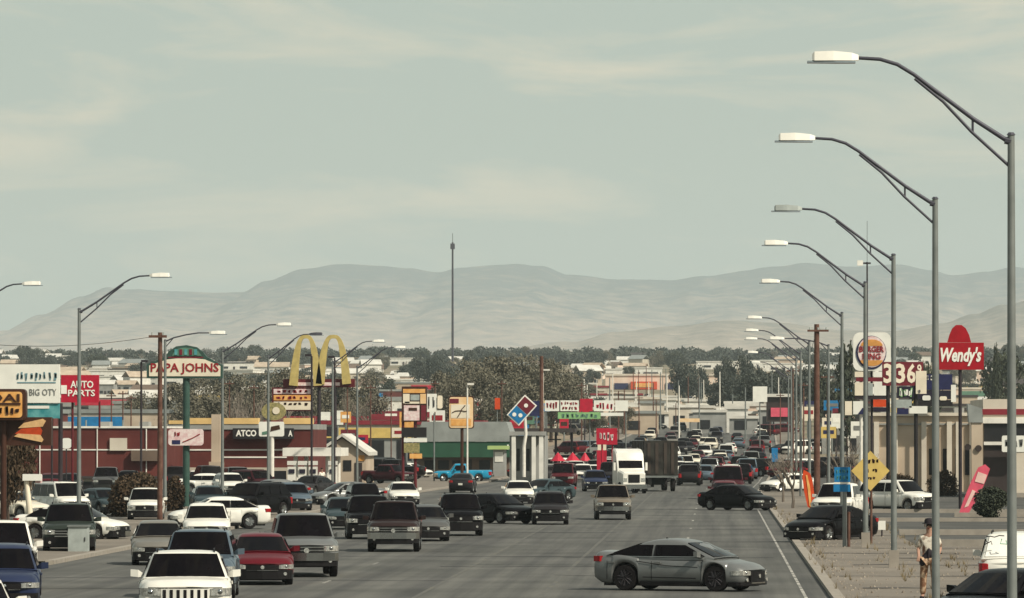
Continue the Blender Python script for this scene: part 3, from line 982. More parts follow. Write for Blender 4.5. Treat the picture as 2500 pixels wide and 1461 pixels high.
# crossing and right lanes
V('fastback', 'silver', 1663, 1441, 66, 'silver sedan turning across the road in the foreground', rim='rim_dark', scale=1.0)
V('sedan', 'black', 1800, 1246, 52, 'black sedan pulling out at the right kerb in front of the red car')
V('sedan', 'red', 1770, 0, 178, 'red car driving away behind the black sedan', Y=356)
V('van', 'maroon', 1777, 0, 0, 'tall dark maroon van coming on behind the red car', Y=385, scale=1.12)
V('suv', 'black', 1856, 1164, 215, 'black car at the right kerb far up the road')
V('sedan', 'white', 1925, 1203, -50, 'white car nosing out of the right-hand lot by the orange flag')
V('sedan', 'black', 2028, 1322, -35, 'black car at the blue signs on the right pavement edge')
V('pickup', 'white', 2050, 0, -12, 'white pickup parked behind the blue signs', Y=285)
V('suv', 'white', 2192, 0, 48, 'white car parked right of the yellow diamond sign', Y=318)
wt = V('suv', 'white', 2483, 0, 176, 'white off-roader seen from behind with scribbles on its rear window', Y=149)
V('sedan', 'black', 2470, 0, -38, 'black car cut by the lower right picture corner', Y=122)
V('sedan', 'black', 2432, 0, 60, 'black car parked in front of the dark restaurant', Y=455)
V('crossover', 'darkgrey', 2372, 0, 70, 'dark car parked left of the pink banner', Y=470)
V('sedan', 'red', 2295, 0, 80, 'small red car by the hedge of the tan building', Y=500)
# left foreground and lots
V('crossover', 'navy', 8, 0, 6, 'navy car with bright headlight at the lower left edge', Y=140)
V('pickup', 'white', 2, 0, 6, 'white pickup at the left edge above the navy car', Y=160)
V('sedan', 'white', -72, 0, 8, 'white car only just entering the lower left corner', Y=114)
V('suv', 'green', 170, 1350, 6, 'dark green off-roader behind the grey cabinet on the left', grille='chrome')
V('sedan', 'white', 178, 1322, 72, 'white sedan nosing out from behind the dark green off-roader')
V('suv', 'white', 357, 0, 4, 'white boxy car in front of the dark round bush', Y=285, scale=.92)
V('van', 'white', 150, 0, 28, 'white minivan parked before the maroon store on the left', Y=300, scale=.92)
V('sedan', 'teal', 250, 0, 32, 'dark teal car parked left of the dark round bush', Y=305)
V('sedan', 'cream', 20, 0, 60, 'cream car at the left edge behind the white pickup', Y=290)
V('sedan', 'white', 512, 0, 84, 'white car parked side-on beside the green sign post', Y=420)
V('sedan', 'teal', 508, 1250, 10, 'dark teal car parked behind the crossing white sedan')
V('suv', 'maroon', 622, 0, 40, 'maroon-black car parked before the right end of the maroon wall', Y=410)
V('suv', 'black', 620, 0, -30, 'round black car parked above the crossing white sedan', Y=300)
V('sedan', 'silver', 668, 0, -55, 'silver sedan parked under the white sign post', Y=365)
V('crossover', 'steelblue', 712, 0, 12, 'blue-grey car parked beside the fuel pumps', Y=320)
V('sedan', 'silver', 848, 0, -62, 'silver sedan parked side-on right of the fuel pumps', Y=345)
V('suv', 'black', 888, 0, 10, 'small black car parked behind the black off-roader', Y=318, scale=.9)
V('sedan', 'teal', 838, 0, 8, 'dark teal sedan between the silver pickup and the black off-roader', Y=262)
V('pickup', 'maroon', 950, 0, 55, 'dark red pickup parked under the brown pylon sign', Y=500, scale=.9)
V('sedan', 'darkgrey', 1300, 0, 70, 'dark car by the white pillars of the pizza shop', Y=540)
V('sedan', 'darkgrey', 762, 0, -20, 'dark car parked in front of the fuel pumps', Y=400)
V('crossover', 'white', 560, 0, 15, 'white car parked farther back beside the maroon-black car', Y=400)

# scribbled rear window of the white off-roader at right
for o in wt.children:
    if o.name.startswith('rear_window'):
        recolour(o, 'white_paint')
        o['label'] = 'whitened rear window with dark and green scribbles'
def scribble(parent, pts, material, Y0):
    mb = MB().tube([P(x, y, Y0) for x, y in pts], .014, 5)
    o = mb.build('window_writing', material, None)
    o.parent = parent
    o.matrix_parent_inverse = Matrix.Translation(-parent.location) if False else (Matrix.LocRotScale(parent.location, parent.rotation_euler, parent.scale)).inverted()
    return o
mat('green_ink', (.10, .35, .20), .6)
rwy = 149 - 2.36
scribble(wt, [(2408, 1311), (2418, 1310), (2428, 1312), (2440, 1308), (2452, 1309)], 'black', rwy)
scribble(wt, [(2405, 1318), (2412, 1326), (2404, 1330), (2420, 1322), (2422, 1330)], 'black', rwy)
scribble(wt, [(2446, 1316), (2442, 1328), (2458, 1329), (2456, 1320)], 'green_ink', rwy)

# ------------------------------------------------------------------ lorry with dark trailer
def lorry(px, Y, h):
    loc = G(px, Y)
    t = thing('semi_truck', 'white long-nosed lorry tractor turning in mid-road', 'truck', loc, None, R(h))
    t.scale = (.84, .84, .84)
    def part(name, mb, material, parent=t, smooth=None, loc=(0, 0, 0)):
        me = mb if not isinstance(mb, MB) else mb.mesh(name, smooth=smooth)
        if not len(me.materials): me.materials.append(M(material))
        o = bpy.data.objects.new(name, me)
        o.parent = parent
        o.location = loc
        C.objects.link(o)
        return o
    def ring(y, z0, z1, w, b=.12):
        return [(-w + b * .3, y, z0), (w - b * .3, y, z0), (w, y, z0 + b), (w, y, z1 - b), (w - b, y, z1), (-w + b, y, z1), (-w, y, z1 - b), (-w, y, z0 + b)]
    part('bonnet', MB().loft([ring(0, .75, 1.75, .95), ring(.15, .7, 1.86, 1.02), ring(1.7, .75, 2.05, 1.12)]), 'paint_white', smooth=35)
    part('cab', MB().loft([ring(1.7, .8, 2.1, 1.15), ring(1.75, .8, 2.15, 1.2), ring(2.15, .8, 2.95, 1.2), ring(2.5, .8, 3.55, 1.22), ring(3.3, .8, 3.85, 1.24), ring(4.2, .8, 3.9, 1.24)]), 'paint_white', smooth=35)
    w = MB()
    slabq(w, [(-1.05, 1.78, 2.20), (1.05, 1.78, 2.20), (1.05, 2.13, 2.85), (-1.05, 2.13, 2.85)], .03)
    part('windscreen', w, 'glass')
    for sg in (-1, 1):
        m_ = MB()
        pts = [(sg * 1.225, 2.3, 2.1), (sg * 1.225, 3.0, 2.1), (sg * 1.225, 3.0, 2.8), (sg * 1.225, 2.35, 2.8)]
        if sg < 0: pts.reverse()
        slabq(m_, pts, .03)
        part('side_window', m_, 'glass')
        part('headlight', MB().box(sg * .62, sg * .98, -.04, .1, 1.05, 1.35), 'head')
        part('mirror', MB().box(sg * 1.32, sg * 1.5, 1.9, 2.05, 2.0, 2.7), 'paint_white')
        part('exhaust_stack', MB().tube([(sg * 1.0, 4.35, 1.0), (sg * 1.0, 4.35, 4.0)], .08, 8), 'chrome', smooth=50)
        part('fuel_tank', MB().tube([(sg * .95, 2.6, .75), (sg * .95, 4.0, .75)], .32, 12), 'chrome', smooth=50)
    part('grille', MB().box(-.5, .5, -.05, .1, .95, 1.65), 'trim')
    part('bumper', MB().box(-1.15, 1.15, -.2, .15, .42, .80), 'chrome')
    part('chassis', MB().box(-.45, .45, .2, 8, .6, .95), 'black')
    tm, rm = wheel_mesh(.5, .3)
    for y in (1.0, 5.4, 6.7):
        for sg in (-1, 1):
            wv = part('wheel', tm, 'tyre', loc=(sg * 1.05, y, .5))
            part('rim', rm, 'rim', parent=wv)
    return t
mat('dark_trailer', (.018, .014, .012), .6, scale=1.2, col2=(.035, .034, .027))
mat('dark_trailer2', (.05, .038, .03), .6, scale=2)
lorry(1548, 420, 10)
def trailer(px, Y, h):
    t = thing('box_trailer', 'dark ribbed box trailer standing right of the white lorry', 'trailer', G(px, Y), None, R(h))
    def part(name, mb, material, parent=t, loc=(0, 0, 0)):
        me = mb if not isinstance(mb, MB) else mb.mesh(name)
        if not len(me.materials): me.materials.append(M(material))
        o = bpy.data.objects.new(name, me)
        o.parent = parent
        o.location = loc
        C.objects.link(o)
        return o
    part('box', MB().box(-1.28, 1.28, -5, 5, 1.2, 3.85), 'dark_trailer')
    for i in range(8):
        for sg in (-1, 1):
            part('rib', MB().box(sg * 1.282, sg * 1.33, -4.8 + i * 1.32, -4.68 + i * 1.32, 1.25, 3.8), 'dark_trailer2')
    for x in (-.9, -.3, .35, .9):
        part('panel_strip', MB().box(x - .12, x + .12, -5.05, -5.003, 1.35, 3.7), 'dark_trailer2')
    part('side_rail', MB().box(-1.32, 1.32, -5, 5, 1.05, 1.197), 'galv')
    part('undercarriage', MB().box(-.5, .5, -3, 4.5, .5, 1.04), 'black')
    tm, rm = wheel_mesh(.5, .3)
    for y in (-3.6, 2.6, 3.8):
        for sg in (-1, 1):
            wv = part('wheel', tm, 'tyre', loc=(sg * 1.05, y, .5))
            part('rim', rm, 'rim', parent=wv)
mat('sign_green', (.10, .20, .14), .5, scale=3)
trailer(1598, 440, 6)

# ------------------------------------------------------------------ far traffic
FAR = ['white', 'white', 'silver', 'black', 'black', 'grey', 'darkgrey', 'black', 'darkgrey', 'darkred', 'navy', 'taupe', 'white', 'steelblue', 'cream', 'darkred']
NICE = dict(darkgrey='dark grey', darkred='dark red', steelblue='blue-grey', navy='navy blue')
lane = {-13.2: 0, -9.6: 0, -17: 0, .6: 180, -3.0: 180, -6.4: 0}
far_n = 0
for xl, hd in lane.items():
    y = 455 + rng.random() * 40
    while y < 980:
        ok = not (xl in (-9.6, -13.2, -17, -20.3) and y < 470) and not (xl == -3.0 and y < 440)
        if xl == -17 and y < 560: ok = False
        if xl == -6.4 and y < 470: ok = False
        if ok and rng.random() < (.86 if y < 700 else .6):
            kd = rng.choice(['sedan', 'sedan', 'crossover', 'suv', 'suv', 'pickup', 'van'])
            cc = rng.choice(FAR)
            way = 'oncoming' if hd == 0 else 'leaving'
            dist = 'mid-distance' if y < 750 else 'distant'
            n_ = NICE.get(cc, cc)
            nm2 = {'sedan': 'car', 'crossover': 'car', 'suv': 'off-roader', 'pickup': 'pickup', 'van': 'van'}[kd]
            V(kd, cc, 0, 0, hd + rng.uniform(-3, 3), f'{dist} {way} {n_} {nm2} in the far traffic' if hd else f'{dist} {way} {n_} {nm2} in the left lanes of the far traffic', lod=0, Y=y, X=xl + rx(y) + rng.uniform(-.7, .7), group='far traffic on the road')
            far_n += 1
        y += rng.uniform(9, 22) * (1 + (y - 450) / 900)
# rows parked on the lots farther back
def parked(px0, px1, Y, n, where, ang):
    for i in range(n):
        px = px0 + (px1 - px0) * (i + rng.uniform(.2, .8)) / n
        kd = rng.choice(['sedan', 'crossover', 'suv', 'pickup', 'van'])
        cc = rng.choice(FAR)
        n_ = NICE.get(cc, cc)
        nm2 = {'sedan': 'car', 'crossover': 'car', 'suv': 'off-roader', 'pickup': 'pickup', 'van': 'van'}[kd]
        V(kd, cc, px, 0, rng.choice([ang, ang + 180]) + rng.uniform(-8, 8), f'{n_} {nm2} parked {where}', lod=0, Y=Y + rng.uniform(-8, 8), group='cars parked ' + where)
parked(420, 600, 452, 5, 'along the maroon storefront', 15)
parked(100, 330, 425, 4, 'before the left maroon store', 10)
parked(860, 1020, 545, 5, 'on the lot behind the brown pylon', 60)
parked(1180, 1420, 600, 6, 'under the far station roof', 60)
parked(1380, 1600, 760, 7, 'on the lot behind the red sign', 40)
parked(1900, 2080, 560, 5, 'on the right lot behind the wooden pole', -50)
parked(2150, 2330, 440, 4, 'before the tan building', 20)
parked(1905, 2030, 760, 5, 'on the far right lot', -40)
parked(880, 1300, 900, 9, 'on the lot beyond the green roof', 50)
for i in range(64):
    Y_ = rng.uniform(990, 1750)
    px = rng.uniform(1400, 1950)
    parked(px - 6, px + 6, Y_, 1, 'in the sunlit clutter beyond the far traffic', rng.choice([20, 60, 90]))

# ================================================================== POLES
def pole_thing(name, label, px, py_top, Y, wpx, material, cat, group=None, taper=.75):
    b = G(px, Y)
    t = thing(name, label, cat, b, group)
    post(t, 'shaft', px, py_top, Y, wpx, material, taper=taper)
    return t
def crossarm(t, px, py, Y, half, material='wood', n=3):
    a, b = P(px - half, py, Y), P(px + half, py, Y)
    MB().box(a.x, b.x, Y - .22, Y - .10, a.z - .06, a.z + .06).build('crossarm', material, t)
    for i in range(n):
        x = a.x + (b.x - a.x) * (i + .3) / (n - .4)
        MB().tube([(x, Y - .16, a.z + .06), (x, Y - .16, a.z + .2)], [.05, .035], 6).build('insulator', 'lamp_grey', t)
t = pole_thing('utility_pole', 'dark red-brown wooden pole at the right kerb', 1994, 792, 338, 17, 'wood', 'pole')
crossarm(t, 1997, 808, 338, 26)
t = pole_thing('utility_pole', 'thick brown wooden pole in front of the pizza sign', 391, 812, 268, 14, 'wood', 'pole')
crossarm(t, 386, 822, 268, 22, n=2)
pole_thing('utility_pole', 'tall dark pole right of the tilted domino sign', 1322, 870, 560, 12, 'wood', 'pole')
def lot_light(label, px, py_top, Y, side, group=None, w=6, material='dark_metal'):
    t = pole_thing('lot_light', label, px, py_top, Y, w, material, 'light pole', group, taper=.8)
    a = P(px + side * 16, py_top, Y)
    c = P(px, py_top, Y)
    MB().box(min(a.x, c.x) - .0, max(a.x, c.x), Y - .2, Y + .2, c.z - .02, c.z + .14).build('light_box', material, t)
lot_light('black car-park light in front of the left yellow arch', 761, 870, 400, -1)
lot_light('black car-park light in front of the right yellow arch', 817, 874, 430, -1, w=5)
lot_light('thin black car-park light left of the pizza sign', 345, 884, 420, 1)
lot_light('pale car-park light in front of the tan board sign', 1141, 940, 455, 1, w=5, material='steel_white')
lot_light('pale pole beside the red sale signs', 1326, 905, 620, 1, w=3.5, material='steel_white')
t = pole_thing('camera_mast', 'slim mast with a small white camera box and whip aerial', 2117, 640, 300, 5, 'dark_metal', 'mast')
panel(t, 'camera_box', 2093, 636, 2107, 649, 300, 'lamp_white', .25)
panel(t, 'bracket', 2107, 641, 2126, 645, 300.05, 'dark_metal', .08)
MB().tube([P(2117, 640, 300), P(2117, 540, 300)], .012, 5).build('whip_aerial', 'galv_dark', t)
for px, top, Y, w in ((1936, 900, 520, 5), (1962, 935, 620, 4), (1905, 960, 800, 3), (2020, 915, 480, 5), (1880, 985, 980, 2.5), (1866, 1000, 1150, 2)):
    t = pole_thing('utility_pole', 'slim far wooden pole along the right side of the road', px, top, Y, w, 'wood', 'pole', 'far poles on the right')
    crossarm(t, px, top + 6, Y, w * 3.2, n=2)
ORD = ['leftmost', 'second', 'third', 'fourth', 'fifth', 'sixth', 'seventh', 'eighth', 'ninth', 'tenth', 'eleventh', 'twelfth', 'thirteenth', 'fourteenth', 'fifteenth']
for i, (px, top, Y, w) in enumerate(sorted(((905, 940, 560, 4), (848, 935, 520, 4), (1420, 935, 780, 4), (1510, 955, 800, 4), (1560, 965, 860, 3.5), (1650, 985, 1050, 2.5), (1602, 975, 930, 3),
                      (300, 955, 520, 4), (320, 965, 560, 4), (272, 960, 540, 4), (560, 930, 560, 4), (620, 940, 540, 4), (955, 950, 580, 3.5), (1062, 930, 600, 3.5), (1225, 930, 640, 3.5)))):
    t = pole_thing('utility_pole', 'slim far wooden pole on the left side of the street, ' + ORD[i] + (' from the left' if i else ' of its row'), px, top, Y, w, 'wood', 'pole', 'far poles on the left')
    crossarm(t, px, top + 7, Y, w * 3, n=2)
# wires
def wire(label, a, b, sag, r=.012):
    pts = []
    for i in range(13):
        q = i / 12
        p = a.lerp(b, q)
        p.z -= sag * 4 * q * (1 - q)
        pts.append(p)
    org = pts[0].copy()
    tag(MB().tube(pts, r, 4).build('power_line', 'black', None, origin=org), label, 'wire')
wire('thin wire running left from the brown pole at the pizza sign', P(386, 820, 268), P(-60, 838, 275), .3)
wire('thin wire between the brown right pole and a pole beyond', P(1994, 806, 338), P(1936, 905, 520), 1.2)

# ================================================================== SIGNS
mat('sign_white', (.74, .73, .66), .5, scale=1.2, var=.05)
mat('sign_cream', (.72, .64, .50), .5, scale=1.2, var=.06)
mat('sign_orange', (.62, .28, .07), .5, scale=2, col2=(.75, .42, .14))
mat('sign_tan', (.72, .46, .22), .5, scale=1.0, col2=(.78, .58, .36))
mat('sign_brown', (.05, .02, .012), .5, scale=2)
mat('sign_red', (.42, .012, .035), .45, scale=2)
mat('sign_wred', (.33, .006, .014), .45, scale=2)
mat('sign_maroon', (.15, .018, .028), .5, scale=2)
mat('sign_yellow', (.58, .42, .13), .5, scale=2, var=.1)
mat('sign_arch', (.46, .36, .13), .5, scale=2, var=.12)
mat('sign_blue', (.012, .16, .36), .5, scale=2)
mat('sign_navy', (.018, .02, .07), .5, scale=2)
mat('sign_teal', (.03, .20, .22), .5, scale=2, col2=(.12, .34, .34))
mat('sign_green', (.10, .20, .14), .5, scale=3)
mat('sign_lime', (.22, .42, .18), .5, scale=3)
mat('sign_olive', (.17, .16, .07), .5, scale=6, col2=(.36, .30, .13))
mat('letter_blue', (.14, .25, .28), .6)
mat('letter_grey', (.16, .16, .15), .6)
mat('letter_red', (.26, .012, .018), .6)
mat('letter_white', (.80, .78, .70), .6, var=.04)
mat('letter_cream', (.80, .70, .55), .6, var=.04)
mat('sauce', (.42, .05, .012), .5, scale=5)
mat('bread', (.60, .38, .18), .6, scale=6)
mat('pinkish', (.62, .40, .40), .5, scale=4, col2=(.75, .66, .62))
mat('screen_dark', (.02, .016, .03), .4, scale=6)
mat('bun', (.58, .27, .07), .5, scale=3)
mat('flag_orange', (.55, .06, .012), .7, scale=2)
mat('flag_pink', (.62, .09, .14), .7, scale=2)
mat('flag_pale', (.72, .48, .42), .7, scale=2)

def blurred(parent, px0, px1, py0, py1, Y, material, n=5, seed=1, th=.03):
    """a line of writing too blurred to read: n blotched strokes"""
    r_ = random.Random(seed)
    mb = MB()
    w = (px1 - px0) / n
    for i in range(n):
        xa = px0 + w * i + w * .08
        for k in range(2):
            x0 = xa + r_.uniform(0, w * .4)
            x1 = x0 + r_.uniform(.25, .5) * w
            ya, yb = py0 + r_.uniform(0, .35) * (py1 - py0), py1 - r_.uniform(0, .35) * (py1 - py0)
            o = r_.uniform(-.2, .2) * w
            mb.prism([P(x0, yb, Y - th), P(x1, yb, Y - th), P(x1 + o, ya, Y - th), P(x0 + o, ya, Y - th)], (0, th * (.9 - .1 * k), 0))
    return mb.build('lettering', material, parent)

# left edge: two-cabinet pylon
Y = 235
t = thing('pylon_sign', 'brown pylon sign at the left edge, orange board over a dark sandwich picture', 'sign', G(8, Y))
post(t, 'post', 9, 1030, Y + .5, 15, 'sign_brown')
rpanel(t, 'cabinet', -40, 950, 63, 1026, Y, 'sign_brown', .6, 10)
rpanel(t, 'board', -36, 957, 54, 1020, Y - .05, 'sign_orange', .05, 8)
panel(t, 'divider', -36, 984, 50, 989, Y - .09, 'sign_brown', .04)
lettering('OAI', -30, 48, 962, 982, Y - .06, 'sign_brown', t, .02)
blurred(t, -30, 48, 992, 1014, Y - .06, 'sign_brown', 6, 3)
panel(t, 'lower_cabinet', -40, 1019, 125, 1088, Y + .62, 'sign_brown', .5)
pic = ppoly(t, 'sandwich_picture', [(45, 1040), (60, 1056), (104, 1044), (112, 1030), (106, 1024), (70, 1030)][::-1] if False else [(44, 1046), (104, 1042), (112, 1028), (104, 1023), (58, 1033)], Y + .57, 'bread', .05)
ppoly(t, 'sauce_picture', [(36, 1060), (100, 1063), (103, 1052), (98, 1043), (52, 1047)], Y + .56, 'sauce', .05)
ppoly(t, 'crust_picture', [(34, 1066), (102, 1080), (106, 1074), (98, 1062), (44, 1059)], Y + .54, 'bread', .05)
# white billboard
Y = 300
t = thing('billboard', 'large white billboard with pale blue lettering at the left edge', 'billboard', G(147, Y))
post(t, 'post', 148, 985, Y + .5, 11, 'dark_metal')
post(t, 'post', 127, 985, Y + .5, 5, 'dark_metal')
panel(t, 'board', -60, 890, 145, 984, Y, 'sign_white', .4)
panel(t, 'lower_board', -60, 985.5, 145, 1022, Y + .1, 'sign_teal', .3)
panel(t, 'light_strip', 64, 991, 120, 998, Y + .07, 'sign_white', .03)
blurred(t, 38, 140, 908, 930, Y, 'letter_blue', 9, 11)
lettering('BIG OTY', 72, 138, 950, 966, Y, 'letter_grey', t, .0)
panel(t, 'underline', 42, 933, 136, 936, Y - .02, 'letter_blue', .02)
# red sign
Y = 330
t = thing('pole_sign', 'red sign with white letters behind the left street lamp', 'sign', G(178, Y))
post(t, 'post', 177, 980, Y + .3, 6, 'maroon_metal')
post(t, 'post', 243, 980, Y + .3, 5, 'maroon_metal', py_bot=1045)
panel(t, 'board', 149, 916, 241, 983, Y, 'sign_red', .35)
lettering('AUTO', 172, 228, 930, 948, Y, 'letter_white', t, .02)
lettering('PARTS', 166, 232, 952, 968, Y, 'letter_white', t, .02)
panel(t, 'white_corner', 149, 941, 163, 962, Y - .03, 'letter_white', .03)
# white round-cornered small signs low at left
t = thing('pole_sign', 'small white round sign on a thin post before the maroon store', 'sign', G(162, 380))
post(t, 'post', 162, 1088, 380.1, 3, 'dark_metal')
rpanel(t, 'board', 150, 1070, 174, 1096, 380, 'sign_white', .15, 8)
t = thing('pole_sign', 'leaning pale post with a white box sign at the far left', 'sign', G(72, 245))
MB().tube([P(80, 1318, 245), P(64, 1170, 245)], [.16, .10], 8).build('post', 'sign_cream', t, smooth=60)
panel(t, 'board', 55, 1158, 100, 1174, 244.8, 'sign_white', .3)
panel(t, 'side_panel', 85.5, 1160, 102, 1180, 245.15, 'pinkish', .2)
# pizza sign
Y = 338
t = thing('pylon_sign', 'cream pizza sign with red letters and green arched top on a green post', 'sign', G(455, Y))
post(t, 'post', 455, 920, Y + .3, 17, 'green_post', seg=12)
ppoly(t, 'frame', [(358, 924), (543, 924), (543, 892), (505, 872), (495, 860), (480, 848), (455, 843), (430, 846), (412, 858), (402, 872), (358, 890)], Y, 'green_post', .5)
ppoly(t, 'face', [(364, 919), (538, 919), (538, 894), (500, 878), (455, 873), (408, 878), (364, 893)], Y - .04, 'sign_cream', .04)
for i in range(5):
    a_ = 426 + i * 12
    panel(t, 'crown_slat', a_, 853, a_ + 7, 867, Y - .07, 'sign_maroon' if i % 2 else 'sign_teal', .03)
ppoly(t, 'crown_panel', [(420, 869), (492, 869), (484, 858), (470, 851), (452, 849), (434, 852), (424, 860)], Y - .04, 'sign_green', .04)
panel(t, 'crown_shade', 410, 871.5, 496, 874.5, Y - .06, 'sign_maroon', .02)
lettering('PAPA JOHNS', 368, 534, 887, 915, Y - .04, 'letter_red', t, .02)
rpanel(t, 'reader_board', 411, 1048, 496, 1088, Y - .1, 'pinkish', .3, 7)
blurred(t, 424, 440, 1053, 1066, Y - .1, 'letter_red', 2, 50)
MB().tube([P(446, 1080, Y - .12), P(470, 1070, Y - .12), P(488, 1060, Y - .12)], .03, 5).build('print_line', 'letter_red', t)
panel(t, 'print_block', 420, 1075, 440, 1085, Y - .12, 'sign_navy', .02)
# yellow arches
Y = 500
t = thing('arch_sign', 'two tall yellow arches on a maroon base', 'sign', G(800, Y))
def arch(x0, x1, py_top, py_bot, w0, w1):
    mb = MB()
    rings = []
    n = 22
    for i in range(n + 1):
        q = i / n
        u = (q - .5) * 2
        x = (x0 + x1) / 2 + (x1 - x0) / 2 * (math.copysign(abs(u) ** .62, u) if u else 0)
        y = py_top + (py_bot - py_top) * (abs(u) ** 2.0)
        w = w1 + (w0 - w1) * abs(u) ** 1.2
        # thickness direction across the band
        nx_ = 1.0 if abs(u) > .5 else abs(u) * 2
        c = P(x, y, Y)
        dx, dz = w / S(Y) / 2 * (.35 + .65 * nx_), w / S(Y) / 2 * (1 - nx_ * .9)
        sx = 1 if u >= 0 else -1
        rings.append([(c.x + dx * sx, Y, c.z + dz), (c.x + dx * sx, Y + .5, c.z + dz), (c.x - dx * sx, Y + .5, c.z - dz), (c.x - dx * sx, Y, c.z - dz)])
    return mb.loft(rings)
arch(716, 776, 822, 942, 21, 9).build('arch', 'sign_arch', t, smooth=40)
arch(781, 846, 822, 938, 21, 9).build('arch', 'sign_arch', t, smooth=40)
panel(t, 'base_beam', 691, 926, 866, 946, Y + .52, 'maroon_metal', .5)
panel(t, 'pale_strip', 716, 934, 830, 942, Y + .48, 'pinkish', .04)
panel(t, 'reader_frame', 664, 946.5, 762, 1004, Y + .55, 'maroon_metal', .4)
for i, (m_, a, b) in enumerate((('pinkish', 950, 962), ('sign_orange', 965, 978), ('sign_cream', 981, 1001))):
    panel(t, 'reader_board', 668, a, 759, b, Y + .5, m_, .05)
for i in range(3):
    blurred(t, 674, 754, 952 + i * 15.5, 960 + i * 15.5, Y + .5, 'letter_red' if i < 2 else 'sign_brown', 6, 20 + i)
for px in (779, 818):
    post(t, 'post', px, 945, Y + .8, 9, 'dark_metal')
panel(t, 'platform', 765, 1042, 822, 1066, Y + .3, 'dark_metal', 1.2)
# olive round sign and white board on a white post
Y = 410
t = thing('pylon_sign', 'white post with a round olive board above a white board', 'sign', G(664, Y))
post(t, 'post', 664, 1030, Y + .2, 11, 'steel_white')
MB().disc((P(668, 1005, Y).x, P(668, 1005, Y).z), 30 / S(Y), Y, .3, 24, 22 / S(Y)).build('round_board', 'sign_olive', t)
MB().disc((P(674, 1003, Y).x, P(674, 1003, Y).z), 9 / S(Y), Y - .05, .05, 16, 9 / S(Y)).build('round_emblem', 'sign_cream', t)
rpanel(t, 'board', 632, 1030, 693, 1066, Y, 'sign_white', .3, 4)
ppoly(t, 'print_block', [(660, 1054), (684, 1048), (682, 1038), (662, 1042)], Y - .03, 'sign_brown', .03)
ppoly(t, 'print_block', [(640, 1062), (656, 1060), (656, 1052), (640, 1055)], Y - .03, 'sign_green', .03)
# brown pylon
Y = 445
t = thing('pylon_sign', 'tall brown pylon sign with orange and pink boards in mid-street', 'sign', G(986, Y))
post(t, 'post', 984, 946, Y + .3, 7, 'maroon_metal')
post(t, 'post', 1014, 1030, Y + .3, 8, 'maroon_metal')
panel(t, 'cabinet', 981, 944, 1042, 1030, Y, 'sign_brown', .4)
for px0, py0, px1, py1, m_ in ((984, 950, 1038, 960, 'sign_orange'), (984, 962, 1000, 985, 'sign_cream'), (1002, 964, 1024, 978, 'lamp_grey'), (1026, 962, 1040, 986, 'sign_tan'), (988, 981, 1024, 986, 'sign_cream'), (986, 990, 1024, 1027, 'pinkish'), (1028, 990, 1040, 1027, 'sign_maroon')):
    panel(t, 'board', px0, py0, px1, py1, Y - .04, m_, .04)
panel(t, 'print_block', 998, 996, 1018, 1003, Y - .07, 'sign_brown', .03)
panel(t, 'lower_cabinet', 980, 1044, 1041, 1068, Y, 'black', .4)
panel(t, 'white_board', 986, 1070, 1042, 1080, Y + .02, 'sign_white', .3)
panel(t, 'dark_board', 986, 1082, 1024, 1106, Y + .02, 'sign_olive', .3)
panel(t, 'orange_board', 1000, 1108, 1030, 1120, Y + .02, 'sign_orange', .3)
# white cluster behind
t = thing('pole_sign', 'white lettered sign just right of the brown pylon', 'sign', G(1060, 520))
post(t, 'post', 1060, 1010, 520.3, 4, 'galv')
panel(t, 'board', 1042, 962, 1066, 1006, 520, 'sign_white', .3)
rpanel(t, 'board', 1068, 966, 1080, 998, 519.9, 'sign_cream', .3, 4)
blurred(t, 1044, 1064, 968, 1000, 520, 'letter_grey', 2, 49)
# tan board
Y = 470
t = thing('pole_sign', 'tan rounded board sign with a dark bird-like scrawl on a dark post', 'sign', G(1128, Y))
post(t, 'post', 1128, 1040, Y + .2, 8, 'sign_brown')
rpanel(t, 'cabinet', 1095, 967, 1157, 1047, Y, 'sign_brown', .4, 6)
rpanel(t, 'face', 1097, 970, 1155, 1045, Y - .04, 'sign_tan', .04, 6)
panel(t, 'lower_face', 1101, 1024, 1150, 1040, Y - .07, 'sign_orange', .03)
panel(t, 'white_face', 1101, 988, 1147, 1021, Y - .07, 'sign_cream', .03)
MB().tube([P(x, y, Y - .09) for x, y in ((1104, 1008), (1112, 1004), (1126, 1003), (1134, 1005), (1142, 1004))], .04, 5).build('scrawl', 'sign_brown', t)
MB().tube([P(x, y, Y - .09) for x, y in ((1117, 1019), (1123, 1010), (1127, 1000), (1136, 990))], .04, 5).build('scrawl', 'sign_brown', t)
panel(t, 'print_block', 1098, 974, 1120, 985, Y - .07, 'sign_maroon', .03)
# tilted domino sign
Y = 480
t = thing('domino_sign', 'tilted red and blue domino sign on a white post', 'sign', G(1278, Y))
MB().tube([P(1279, 1165, Y + .4), P(1279, 1090, Y + .4), P(1284, 1060, Y + .4), P(1281, 1010, Y + .4)], [.16, .16, .14, .12], 10).build('post', 'steel_white', t, smooth=60)
def quad_px(cx, cy, ang, hw_, hh_):
    c, s_ = math.cos(R(ang)), math.sin(R(ang))
    return [(cx + x * c + y * s_, cy + x * s_ - y * c) for x, y in ((-hw_, -hh_), (hw_, -hh_), (hw_, hh_), (-hw_, hh_))]
ANG = -48
ppoly(t, 'frame', quad_px(1274, 1002, ANG, 33, 20), Y, 'letter_white', .35)
def dsq(off, m_, name):
    off *= .79
    cx, cy = 1274 + off * math.cos(R(ANG)), 1002 + off * math.sin(R(ANG))
    ppoly(t, name, quad_px(cx, cy, ANG, 14.6, 17.2), Y - .04, m_, .04)
    return cx, cy
c1 = dsq(19.5, 'sign_maroon', 'red_tile')
c2 = dsq(-19.5, 'sign_blue', 'blue_tile')
